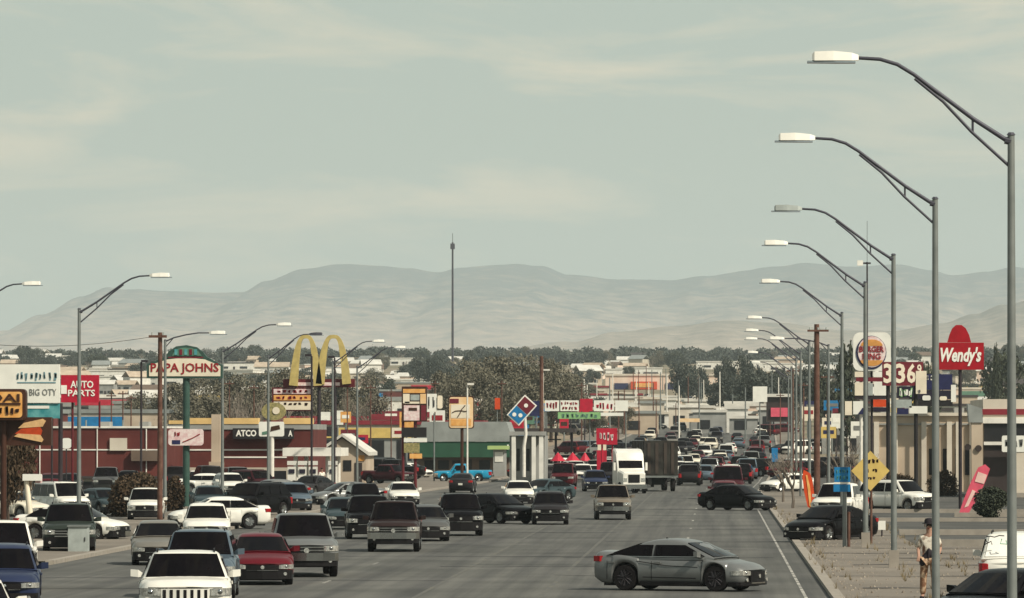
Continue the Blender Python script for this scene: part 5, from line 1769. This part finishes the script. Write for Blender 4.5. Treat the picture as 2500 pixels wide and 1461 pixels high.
# ================================================================== VEGETATION
mat('bark', (.075, .055, .042), .9, scale=4)
mat('bark_grey', (.15, .125, .10), .9, scale=4)
mat('twig', (.17, .14, .11), .9, scale=1, col2=(.23, .195, .16))
mat('leaf_dark', (.030, .038, .026), .8, scale=.6, col2=(.055, .062, .038))
mat('leaf_olive', (.108, .100, .070), .8, scale=.3, col2=(.15, .138, .10))
mat('leaf_teal', (.040, .050, .042), .8, scale=.4, col2=(.075, .082, .066))
mat('leaf_brown', (.05, .032, .018), .8, scale=1.2, col2=(.085, .058, .034))
def leaf_cloud(rx_, rz_, n, size, seed, clumps=14, flat=.0):
    rr = random.Random(seed)
    cs = []
    for _ in range(clumps):
        while True:
            p = Vector((rr.uniform(-1, 1), rr.uniform(-1, 1), rr.uniform(-1, 1)))
            if p.length < 1 and p.length > .35: break
        cs.append((p, rr.uniform(.22, .42)))
    mb = MB()
    vs_, fs_ = [], []
    for i in range(n):
        c, sp = rr.choice(cs)
        q = c + Vector((rr.gauss(0, sp * .55), rr.gauss(0, sp * .55), rr.gauss(0, sp * .5)))
        if q.length > 1.12: continue
        d = Vector((rr.uniform(-1, 1), rr.uniform(-1, 1), rr.uniform(-1, 1))).normalized()
        e = d.cross(Vector((rr.uniform(-1, 1), rr.uniform(-1, 1), rr.uniform(-1, 1)))).normalized()
        sz = size * rr.uniform(.6, 1.3)
        o = Vector((q.x * rx_, q.y * rx_, q.z * rz_))
        k_ = len(vs_)
        vs_ += [o - d * sz - e * sz * .6, o + d * sz * .8 - e * sz * .7, o + d * sz + e * sz * .6, o - d * sz * .7 + e * sz * .7]
        fs_.append((k_, k_ + 1, k_ + 2, k_ + 3))
    return mb.add(vs_, fs_)
def trunk_mesh(h, r, seed, limbs=6, spread=1.6):
    rr = random.Random(seed)
    mb = MB().tube([(0, 0, -.2), (.05 * h * rr.uniform(-1, 1), 0, h * .4), (.08 * h * rr.uniform(-1, 1), 0, h)], [r, r * .75, r * .3], 7)
    for i in range(limbs):
        a = rr.uniform(0, 6.28)
        z = h * rr.uniform(.35, .85)
        mb.tube([(0, 0, z), (math.cos(a) * spread * .5, math.sin(a) * spread * .5, z + spread * .5), (math.cos(a) * spread, math.sin(a) * spread, z + spread * 1.1)], [r * .4, r * .28, r * .12], 5)
    return mb
def bare_mesh(h, r, seed, depth=5, n0=4):
    rr = random.Random(seed)
    mb, tw = MB(), MB()
    def grow(p, d, ln, rad, lvl):
        e = p + d * ln
        m_ = p.lerp(e, .5) + Vector((rr.uniform(-1, 1), rr.uniform(-1, 1), 0)) * ln * .08
        (mb if lvl < 2 else tw).tube([p, m_, e], [rad, rad * .8, rad * .6], 5 if lvl < 2 else 3, cap=False)
        if lvl >= depth: return
        for _ in range(rr.choice([2, 3, 3]) if lvl else n0):
            nd = (d + Vector((rr.uniform(-1, 1), rr.uniform(-1, 1), rr.uniform(-.15, .7))) * .75).normalized()
            grow(e if rr.random() < .7 else m_, nd, ln * rr.uniform(.55, .8), rad * .6, lvl + 1)
    grow(Vector((0, 0, -.2)), Vector((0, 0, 1)), h * .26, r, 0)
    return mb, tw
def mesh_of(mb, name, material, smooth=None):
    me = mb.mesh(name, smooth=smooth)
    me.materials.append(M(material))
    return me
VEG = {}
def veg(kind, variant):
    k_ = (kind, variant)
    if k_ in VEG: return VEG[k_]
    sd_ = hash(k_[1]) * 17 + {'ever': 1, 'olive': 2, 'teal': 3, 'bare': 4, 'cypress': 5}[kind]
    if kind == 'bare':
        a, b = bare_mesh(10, .22, sd_)
        r_ = (mesh_of(a, 'trunk', 'bark_grey'), mesh_of(b, 'twigs', 'twig'))
    elif kind == 'cypress':
        c = leaf_cloud(1.6, 4.6, 1600, .22, sd_, 30)
        c.v = [(x, y, z + 5.0) for x, y, z in c.v]
        r_ = (mesh_of(trunk_mesh(4, .2, sd_, 3, .6), 'trunk', 'bark'), mesh_of(c, 'crown', 'leaf_dark'))
    else:
        m_ = {'ever': 'leaf_dark', 'olive': 'leaf_olive', 'teal': 'leaf_teal'}[kind]
        c = leaf_cloud(4.2, 3.3, *((9000, .125) if kind == 'olive' else (4000, .2)), sd_, 24)
        c.v = [(x, y, z + 5.2) for x, y, z in c.v]
        r_ = (mesh_of(trunk_mesh(5, .28, sd_, 6, 1.9), 'trunk', 'bark'), mesh_of(c, 'crown', m_))
    VEG[k_] = r_
    return r_
def tree(kind, loc, sc, label, group=None, variant=0, sx=None, rz=0.0):
    t = thing({'bare': 'bare_tree', 'cypress': 'cypress_tree', 'ever': 'evergreen_tree', 'olive': 'broad_tree', 'teal': 'shade_tree'}[kind], label, 'tree', loc, group, rz)
    t.scale = (sx or sc, sx or sc, sc)
    a, b = veg(kind, variant)
    for nme, me in (('trunk', a), ('twigs' if kind == 'bare' else 'crown', b)):
        o = bpy.data.objects.new(nme, me)
        o.parent = t
        C.objects.link(o)
    return t
def row(kind, label, group, items):
    items = sorted(items)
    for i, (px, top, Y, v, w) in enumerate(items):
        lb = ('leftmost ' + label) if i == 0 else ('rightmost ' + label) if i == len(items) - 1 else (label + ', ' + ORD[i] + ' from the left')
        tree_px(kind, px, top, Y, lb, group, v, w)
def tree_px(kind, px, py_top, Y, label, group=None, variant=0, wide=None):
    hgt = {'bare': 9.6, 'cypress': 9.8, 'ever': 8.6, 'olive': 8.6, 'teal': 8.6}[kind]
    loc = G(px, Y)
    sc = (P(px, py_top, Y).z - loc.z) / hgt
    wd = {'bare': 8.0, 'cypress': 3.3, 'ever': 8.6, 'olive': 8.6, 'teal': 8.6}[kind]
    sx = (wide / S(Y)) / wd if wide else sc
    return tree(kind, loc, sc, label, group, variant, sx, rng.uniform(0, 6.28))
# near shrubs
def bush(label, px0, px1, py0, py1, Y, material, n=2600, name='bush', size=.09):
    a, b = P(px0, py1, Y), P(px1, py0, Y)
    rx_, rz_ = (b.x - a.x) / 2, (b.z - a.z) / 2
    c = Vector(((a.x + b.x) / 2, Y, gz(Y)))
    t = thing(name, label, 'bush', c)
    mb = leaf_cloud(rx_ * .95, rz_ * .98, n * 4, size * .55 * max(1, rx_ / 1.2), int(px0) + 5, 40)
    zc = (a.z + b.z) / 2
    mb.v = [(x + c.x, y + c.y, z + zc) for x, y, z in mb.v]
    core = []
    mb.build('leaves', material, t)
    MB().tube([(c.x, Y, c.z - .1), (c.x, Y, zc)], [.12, .06], 6).build('stem', 'bark', t)
    for i in range(5):
        q = rng.uniform(0, 6.28)
        MB().tube([(c.x, Y, c.z + .1), (c.x + math.cos(q) * rx_ * .6, Y + math.sin(q) * rx_ * .6, zc + rz_ * .3)], [.06, .02], 5).build('branch', 'bark', t)
    return t
bush('big dark round bush behind the boxy white car', 262, 402, 1158, 1292, 300, 'leaf_brown', 5200, size=.11)
bush('narrow dark bush between the brown pole and the green post', 404, 452, 1166, 1270, 322, 'leaf_brown', 2200)
bush('dark shrub under the pink feather banner', 2372, 2464, 1192, 1262, 298, 'leaf_dark', 2400)
bush('low reddish-dark hedge before the tan building, left piece', 2150, 2240, 1158, 1222, 400, 'leaf_brown', 1500, 'hedge')
bush('low reddish-dark hedge before the tan building, right piece', 2262, 2340, 1148, 1222, 405, 'leaf_brown', 1500, 'hedge')
bush('low shrub at the foot of the far right kerb by the thin bare tree', 1930, 1962, 1150, 1185, 520, 'leaf_olive', 700)
t = tree_px('ever', 22, 1028, 260, 'dark leafy tree under the brown pylon at the left edge', variant=3, wide=130)
for o in t.children:
    if o.name.startswith('crown'): recolour(o, 'leaf_brown')
tree_px('bare', 1935, 1040, 330, 'thin bare tree left of the brown wooden pole', variant=1)
tree_px('bare', 1912, 1062, 360, 'smaller bare tree left of the orange flag', variant=2)
tree_px('bare', 2085, 1006, 400, 'bushy bare tree in front of the tan building', variant=3)
tree_px('bare', 2052, 1020, 420, 'bare tree between the wooden pole and the burger sign', variant=0)
tree_px('cypress', 2068, 826, 700, 'tall dark cypress left of the burger sign', variant=0, wide=44)
tree_px('ever', 2262, 890, 760, 'dark round tree behind the price sign', variant=1, wide=90)
tree_px('ever', 2450, 858, 1000, 'dark tree on the skyline right of the red lettered board', variant=2, wide=120)
tree_px('cypress', 2432, 838, 900, 'thin dark cypress on the skyline near the right edge', variant=1, wide=20)
tree_px('ever', 2030, 880, 900, 'dark round tree behind the brown wooden pole', variant=0, wide=110)
for i in range(44):
    Y = rng.uniform(640, 1750)
    px = rng.uniform(1400, 1960)
    if abs(P(px, VY, Y).x - rx(Y) + 9) < 18 and Y < 1000: continue
    if 1470 < px < 1780 and Y > 1250: continue
    tree(rng.choice(['bare', 'bare', 'olive', 'teal']), G(px, Y), rng.uniform(.45, .8), 'small tree among the pale buildings beyond the far traffic', 'small trees beyond the far traffic', rng.randrange(4), None, rng.uniform(0, 6))
for i in range(46):
    Y = rng.uniform(800, 1700)
    if Y < 1000 and rng.random() < .6: Y += 200
    px = rng.uniform(1390, 1960)
    pole_thing('utility_pole', 'hair-thin pole among the pale buildings beyond the far traffic', px, 0, Y, .3 * S(Y), rng.choice(['wood', 'galv', 'steel_white']), 'pole', 'hair-thin poles beyond the far traffic') if False else None
    b_ = G(px, Y)
    t = thing('utility_pole', 'hair-thin pole among the pale buildings beyond the far traffic', 'pole', b_, 'hair-thin poles beyond the far traffic')
    MB().tube([b_, b_ + Vector((0, 0, rng.uniform(6, 11)))], [.16, .1], 6).build('shaft', rng.choice(['wood', 'galv', 'steel_white']), t)
# bare grey trees left and centre
row('bare', 'grey leafless tree behind the maroon stores and the arches', 'leafless trees behind the maroon stores', ((610, 856, 640, 0, 150), (690, 870, 700, 1, 150), (560, 900, 620, 2, 160), (480, 930, 640, 3, 170), (860, 890, 760, 0, 140), (900, 905, 720, 1, 150), (640, 915, 600, 2, 150), (800, 920, 680, 3, 160), (520, 950, 560, 1, 160), (720, 940, 620, 0, 150)))
row('olive', 'grey-olive tree behind the maroon stores', 'olive trees behind the maroon stores', ((500, 925, 760, 0, 170), (420, 940, 740, 1, 150), (580, 918, 800, 2, 170), (700, 905, 820, 3, 180), (890, 915, 860, 0, 150), (820, 925, 800, 1, 140), (350, 960, 760, 2, 120)))
row('olive', 'large grey-olive tree in the grove above the tan board sign', 'olive grove above the tan board sign', ((1130, 882, 900, 0, 170), (1205, 876, 940, 1, 190), (1280, 872, 960, 2, 180), (1345, 882, 900, 3, 150), (1180, 905, 820, 2, 160), (1260, 915, 800, 0, 170), (1110, 930, 780, 1, 110), (1385, 915, 1000, 1, 110)))
row('teal', 'dark evergreen tree on the skyline around the radio mast', 'evergreens around the radio mast', ((1048, 856, 1900, 0, 70), (1080, 866, 1850, 1, 70), (1022, 872, 1950, 2, 50), (1150, 858, 2100, 3, 50), (1190, 848, 2000, 0, 44)))
row('teal', 'dark evergreen tree above the far traffic', 'dark evergreens above the far traffic', ((1668, 872, 1500, 0, 70), (1700, 888, 1450, 1, 60), (1770, 876, 1400, 2, 60), (1812, 872, 1350, 3, 70), (1850, 878, 1400, 0, 60), (1800, 905, 1200, 1, 110), (1850, 912, 1150, 2, 120), (1900, 905, 1200, 3, 90), (1760, 925, 1300, 0, 70), (1930, 895, 1250, 1, 80), (1975, 900, 1100, 2, 90)))

# ------------------------------------------------------------------ town on the slope
def region(px):
    for lim, w_ in ((200, 'behind the white billboard'), (360, 'behind the red sign'), (620, 'behind the pizza sign'), (960, 'behind the yellow arches'), (1230, 'around the radio mast'), (1470, 'above the domino sign'),
                    (1640, 'around the left of the pinkish store'), (1800, 'around the right of the pinkish store'), (2060, 'above the far traffic'), (2300, 'behind the burger sign')):
        if px < lim: return w_
    return 'behind the red lettered board'
HC = [('wall_white', 'white'), ('wall_beige', 'beige'), ('wall_tan', 'tan'), ('wall_pink', 'pinkish'), ('wall_grey', 'grey')]
RC = ['roof_white', 'roof_dark', 'wall_brown', 'roof_metal', 'wall_tan']
def house_mesh(kind):
    k_ = ('house', kind)
    if k_ not in TPL:
        w, d, h = ((12, 9, 3.2), (16, 10, 3.4), (9, 8, 5.6), (24, 12, 4.2))[kind]
        a = MB().box(-w / 2, w / 2, 0, d, -2.5, h)
        if kind < 3:
            rf = MB().prism([(-w / 2 - .5, -.5, h + .002), (w / 2 + .5, -.5, h + .002), (w / 2 + .3, d / 2, h + 2.2), (-w / 2 - .3, d / 2, h + 2.2)], (0, 0, .25))
            rf.prism([(w / 2 + .5, d + .5, h + .002), (-w / 2 - .5, d + .5, h + .002), (-w / 2 - .3, d / 2 + .02, h + 2.2), (w / 2 + .3, d / 2 + .02, h + 2.2)], (0, 0, .25))
        else:
            rf = MB().box(-w / 2 - .3, w / 2 + .3, -.3, d + .3, h + .002, h + .6)
        wi = MB().box(-w * .32, -w * .14, -.08, -.005, 1.0, 2.3)
        wi2 = MB().box(w * .14, w * .32, -.08, -.005, 1.0, 2.3)
        do = MB().box(-.6, .6, -.08, -.005, 0, 2.2)
        TPL[k_] = [(n_, m__.mesh(n_)) for n_, m__ in (('wall', a), ('roof', rf), ('window', wi), ('window', wi2), ('door', do))]
        for (n_, me), mm in zip(TPL[k_], ('wall_white', 'roof_white', 'window_dark', 'window_dark', 'door_dark')):
            me.materials.append(M(mm))
    return TPL[k_]
def house(x, Y, kind, ci, ri, label, group, rz=0.0):
    t = thing('far_house', label, 'house', (x, Y, gz(Y)), group, rz)
    t.scale = (rng.uniform(.5, .95),) * 3 if kind < 3 else (.8, .8, .8)
    for n_, me in house_mesh(kind):
        o = bpy.data.objects.new(n_, me)
        o.parent = t
        C.objects.link(o)
        if n_ == 'wall': recolour(o, HC[ci][0])
        if n_ == 'roof': recolour(o, RC[ri])
for i in range(300):
    Y = 1300 + 1950 * rng.random() ** .8
    px = rng.uniform(-60, 2560)
    x = P(px, VY, Y).x
    if abs(x - rx(Y) + 9) < 26: continue
    if 1440 < px < 1800 and 1850 < Y < 2060: continue
    if 1440 < px < 1800 and Y < 2000: continue
    ci = rng.choice([0, 0, 0, 1, 2, 3, 4])
    house(x, Y, rng.choice([0, 0, 1, 2, 3]), ci, rng.choice([0, 0, 0, 1, 2, 3, 4]), f'small {HC[ci][1]} house on the far slope {region(px)}', 'houses on the far slope ' + region(px), rng.uniform(-.5, .5))
for i, (px, Y, w) in enumerate(((1460, 2350, 46), (1560, 2400, 40), (1750, 2700, 70), (1850, 2750, 60), (1915, 2600, 70), (1020, 2300, 80), (1070, 2250, 60), (985, 2900, 30), (1395, 3200, 50), (1230, 2700, 60), (210, 2400, 40), (270, 2300, 60), (250, 2100, 50))):
    x = P(px, VY, Y).x
    house(x, Y, 3, 0 if i != 8 else 3, 0, 'long pale flat-roofed building on the far slope ' + region(px), 'long pale buildings on the slope')
for i in range(190):
    Y = 1350 + 1800 * rng.random() ** .75
    px = rng.uniform(-60, 2560)
    x = P(px, VY, Y).x
    if abs(x - rx(Y) + 9) < 22: continue
    if 1470 < px < 1790 and 1300 < Y < 2060: continue
    kd = rng.choice(['teal', 'teal', 'ever', 'olive', 'bare'])
    lb = {'teal': 'dark blue-green tree in the far town', 'ever': 'dark green tree in the far town', 'olive': 'grey-olive tree in the far town', 'bare': 'leafless tree in the far town'}[kd]
    tree(kd, (x, Y, gz(Y)), rng.uniform(.6, 1.15), lb + ' ' + region(px), 'trees in the far town ' + region(px), rng.randrange(4), None, rng.uniform(0, 6.28))
# woods along the skyline: one mass
mb = MB()
base = leaf_cloud(5.5, 3.6, 480, .6, 99, 18)
rr = random.Random(5)
for i in range(620):
    Y = rr.uniform(2900, 3500)
    x = P(rr.uniform(-80, 2580), VY, Y).x
    sc = rr.uniform(.5, 1.25)
    ca, sa = math.cos(rr.uniform(0, 6)), math.sin(rr.uniform(0, 6))
    mb.add([(x + (a * ca - b * sa) * sc, Y + (a * sa + b * ca) * sc, gz(Y) + 2.6 * sc + c * sc) for a, b, c in base.v], base.f)
w_ = mb.build('skyline_wood', 'leaf_teal')
w_['kind'] = 'stuff'
w_['label'] = 'dark wood running along the skyline below the mountains'
w_['category'] = 'wood'

mat('weed', (.16, .125, .07), .9, scale=3, col2=(.24, .19, .11))
mat('grit', (.14, .115, .09), .9, scale=5, col2=(.30, .26, .21))
rr = random.Random(12)
mb, mw = MB(), MB()
for i in range(1500):
    Y = 100 + 210 * rr.random()
    x = 3.5 + rr.random() ** 2 * (6 if Y < 215 else 3.5)
    q = rr.uniform(.02, .07)
    a_ = rr.uniform(0, 6.28)
    mb.add([(x + q * math.cos(a_ + k_ * 1.57), Y + q * math.sin(a_ + k_ * 1.57), .075) for k_ in range(4)] + [(x, Y, .09 + q * rr.uniform(.5, 1.1))], [(0, 1, 4), (1, 2, 4), (2, 3, 4), (3, 0, 4)])
for i in range(260):
    Y = 105 + 230 * rr.random()
    x = rr.choice([3.4, 7.5, 5.6, 7.6]) + rr.uniform(-.3, .5)
    for k_ in range(10):
        a_, h_ = rr.uniform(0, 6.28), rr.uniform(.08, .32)
        l_ = rr.uniform(.03, .2)
        mw.add([(x + .012 * math.sin(a_), Y, .07), (x - .012 * math.sin(a_), Y, .07), (x + math.cos(a_) * l_, Y + math.sin(a_) * l_, .07 + h_)], [(0, 1, 2)])
for o_, m_, l_ in ((mb, 'grit', 'loose grit scattered over the right pavement'), (mw, 'weed', 'dry weeds growing along the right pavement edges')):
    g_ = o_.build('pavement_grit' if m_ == 'grit' else 'dry_weeds', m_)
    g_['kind'] = 'stuff'
    g_['label'] = l_
    g_['category'] = 'grit' if m_ == 'grit' else 'weeds'
# ------------------------------------------------------------------ radio mast
Y = 2100
t = thing('radio_mast', 'tall thin radio mast rising above the skyline', 'mast', G(1105, Y))
a, b = G(1105, Y), P(1105, 592, Y)
MB().tube([a, b], [.55, .35], 6).build('shaft', 'galv_dark', t)
MB().tube([b, P(1105, 570, Y)], .10, 5).build('aerial', 'galv_dark', t)
MB().box(b.x - .8, b.x + .8, Y - .8, Y + .8, b.z - 2.5, b.z - .5).build('antenna_drum', 'galv_dark', t)

# ================================================================== PEOPLE
mat('skin', (.36, .21, .15), .6, scale=6)
mat('cloth_tan', (.46, .33, .22), .85, scale=9, col2=(.20, .10, .055), lo=.45, hi=.6)
mat('cloth_white', (.66, .62, .54), .85, scale=4)
mat('cloth_dark', (.022, .018, .022), .85, scale=4)
mat('cloth_camo', (.60, .55, .46), .85, scale=7, col2=(.14, .08, .05), lo=.45, hi=.58)
mat('hair', (.03, .02, .016), .8, scale=6)
def skinned(name, verts, edges, radii, material, parent, sub=2):
    me = bpy.data.meshes.new(name)
    me.from_pydata(verts, edges, [])
    ob = bpy.data.objects.new(name, me)
    C.objects.link(ob)
    sk = ob.modifiers.new('skin', 'SKIN')
    sk.use_smooth_shade = True
    me.skin_vertices  # layer made by the modifier
    for i, r_ in enumerate(radii):
        rr_ = r_ if isinstance(r_, tuple) else (r_, r_)
        me.skin_vertices[0].data[i].radius = rr_
        me.skin_vertices[0].data[i].use_root = (i == 0)
    ss = ob.modifiers.new('sub', 'SUBSURF')
    ss.levels = ss.render_levels = sub
    dg = bpy.context.evaluated_depsgraph_get()
    me2 = bpy.data.meshes.new_from_object(ob.evaluated_get(dg))
    bpy.data.objects.remove(ob)
    me2.name = name
    me2.materials.clear()
    me2.materials.append(M(material))
    o2 = bpy.data.objects.new(name, me2)
    o2.parent = parent
    C.objects.link(o2)
    return o2
def person(label, px, Y, hgt, rz, tops, legs, hat=None, jacket=False):
    base = G(px, Y)
    if base.x > RR: base.z += .09
    t = thing('person', label, 'person', base, None, R(rz))
    t.scale = (hgt / 1.75,) * 3
    # facing -y; joints
    vs_ = [(0, 0, .95), (0, .02, 1.15), (0, .02, 1.38), (0, 0, 1.47), (0, -.01, 1.56), (0, -.02, 1.66),       # pelvis..head
           (.10, 0, .90), (.12, -.02, .50), (.13, .02, .09), (.14, -.12, .04),
           (-.10, 0, .90), (-.13, .0, .50), (-.15, .04, .09), (-.17, -.10, .04),
           (.17, .02, 1.40), (.25, .03, 1.14), (.20, -.14, .96), (-.17, .02, 1.40), (-.25, .02, 1.13), (-.22, -.15, .98)]
    ed = [(0, 1), (1, 2), (2, 3), (3, 4), (4, 5), (0, 6), (6, 7), (7, 8), (8, 9), (0, 10), (10, 11), (11, 12), (12, 13), (2, 14), (14, 15), (15, 16), (2, 17), (17, 18), (18, 19)]
    ra = [(.15, .11), (.14, .10), (.16, .10), .055, (.075, .085), (.085, .10), .09, .06, .045, .04, .09, .06, .045, .04, .06, .045, .035, .06, .045, .035]
    # hands: palm and five fingers
    for s_, w_ in ((1, 16), (-1, 19)):
        wx_, wy_, wz_ = vs_[w_]
        vs_.append((wx_, wy_ - .06, wz_ - .05)); ed.append((w_, len(vs_) - 1)); ra.append(.034)
        pi = len(vs_) - 1
        for f_ in range(4):
            vs_.append((wx_ + (f_ - 1.5) * .02, wy_ - .11, wz_ - .09)); ed.append((pi, len(vs_) - 1)); ra.append(.010)
            vs_.append((wx_ + (f_ - 1.5) * .02, wy_ - .11, wz_ - .125 - .008 * (f_ in (1, 2)))); ed.append((len(vs_) - 2, len(vs_) - 1)); ra.append(.008)
        vs_.append((wx_ - s_ * .05, wy_ - .09, wz_ - .04)); ed.append((pi, len(vs_) - 1)); ra.append(.011)
    skinned('body', vs_, ed, ra, 'skin', t, 1)
    skinned('shirt', [(0, .0, .98), (0, .02, 1.15), (0, .02, 1.36), (.17, .02, 1.40), (.25, .03, 1.15), (-.17, .02, 1.40), (-.25, .02, 1.14)], [(0, 1), (1, 2), (2, 3), (3, 4), (2, 5), (5, 6)],
            [(.18, .13), (.17, .125), (.185, .12), .08, .065, .08, .065], tops, t)
    skinned('trousers', [(0, 0, .96), (.10, 0, .88), (.12, -.02, .50), (.13, .02, .10), (-.10, 0, .88), (-.13, 0, .50), (-.15, .04, .10)], [(0, 1), (1, 2), (2, 3), (0, 4), (4, 5), (5, 6)],
            [(.17, .125), .115, .085, .075, .115, .085, .075], legs, t)
    for s_, x_, y_ in ((1, .13, .02), (-1, -.155, .04)):
        skinned('shoe', [(x_, y_ + .03, .05), (x_ + .01 * s_, y_ - .10, .045), (x_ + .02 * s_, y_ - .17, .035)], [(0, 1), (1, 2)], [.055, .05, .035], 'cloth_dark', t)
    skinned('hair', [(0, .05, 1.68), (0, .04, 1.74), (0, .075, 1.62)], [(0, 1), (0, 2)], [(.075, .085), .07, .055], 'hair', t)
    MB_ = MB()
    o = MB().tube([(0, -.10, 1.655), (0, -.135, 1.63)], [.014, .02], 6).mesh('nose'); o.materials.append(M('skin'))
    ob = bpy.data.objects.new('nose', o); ob.parent = t; C.objects.link(ob)
    for s_ in (-1, 1):
        o = MB().box(s_ * .035 - .014, s_ * .035 + .014, -.112, -.10, 1.665, 1.682).mesh('eye'); o.materials.append(M('hair'))
        ob = bpy.data.objects.new('eye', o); ob.parent = t; C.objects.link(ob)
        o = MB().box(s_ * .085, s_ * .105, -.02, .02, 1.63, 1.69).mesh('ear'); o.materials.append(M('skin'))
        ob = bpy.data.objects.new('ear', o); ob.parent = t; C.objects.link(ob)
    o = MB().box(-.03, .03, -.108, -.095, 1.59, 1.60).mesh('mouth'); o.materials.append(M('letter_red'))
    ob = bpy.data.objects.new('mouth', o); ob.parent = t; C.objects.link(ob)
    if hat:
        mb = MB()
        def ringz(z, r_, y_=0.0): return [(r_ * math.cos(2 * math.pi * i / 14), y_ + r_ * 1.12 * math.sin(2 * math.pi * i / 14), z) for i in range(14)]
        mb.loft([ringz(1.70, .11), ringz(1.76, .108), ringz(1.81, .085), ringz(1.825, .03)])
        mb.loft([ringz(1.695, .15, -.05), ringz(1.71, .145, -.05)])
        o = mb.mesh('hat', smooth=40); o.materials.append(M(hat))
        ob = bpy.data.objects.new('hat', o); ob.parent = t; C.objects.link(ob)
    if jacket:
        skinned('waist_jacket', [(-.10, -.03, .98), (0, -.02, 1.02), (.12, -.03, .97), (.16, -.06, .80), (-.16, -.08, .74)], [(0, 1), (1, 2), (2, 3), (0, 4)], [(.13, .12), (.15, .14), (.12, .12), .06, .06], 'cloth_dark', t)
    return t
person('person in dark hat, pale top and tan patterned trousers standing by a lamp pole', 2268, 147, 2.0, -8, 'cloth_camo', 'cloth_tan', 'cloth_dark', True)
person('person in a white top standing at the fuel pumps', 786, 430, 1.8, 30, 'cloth_white', 'cloth_dark')
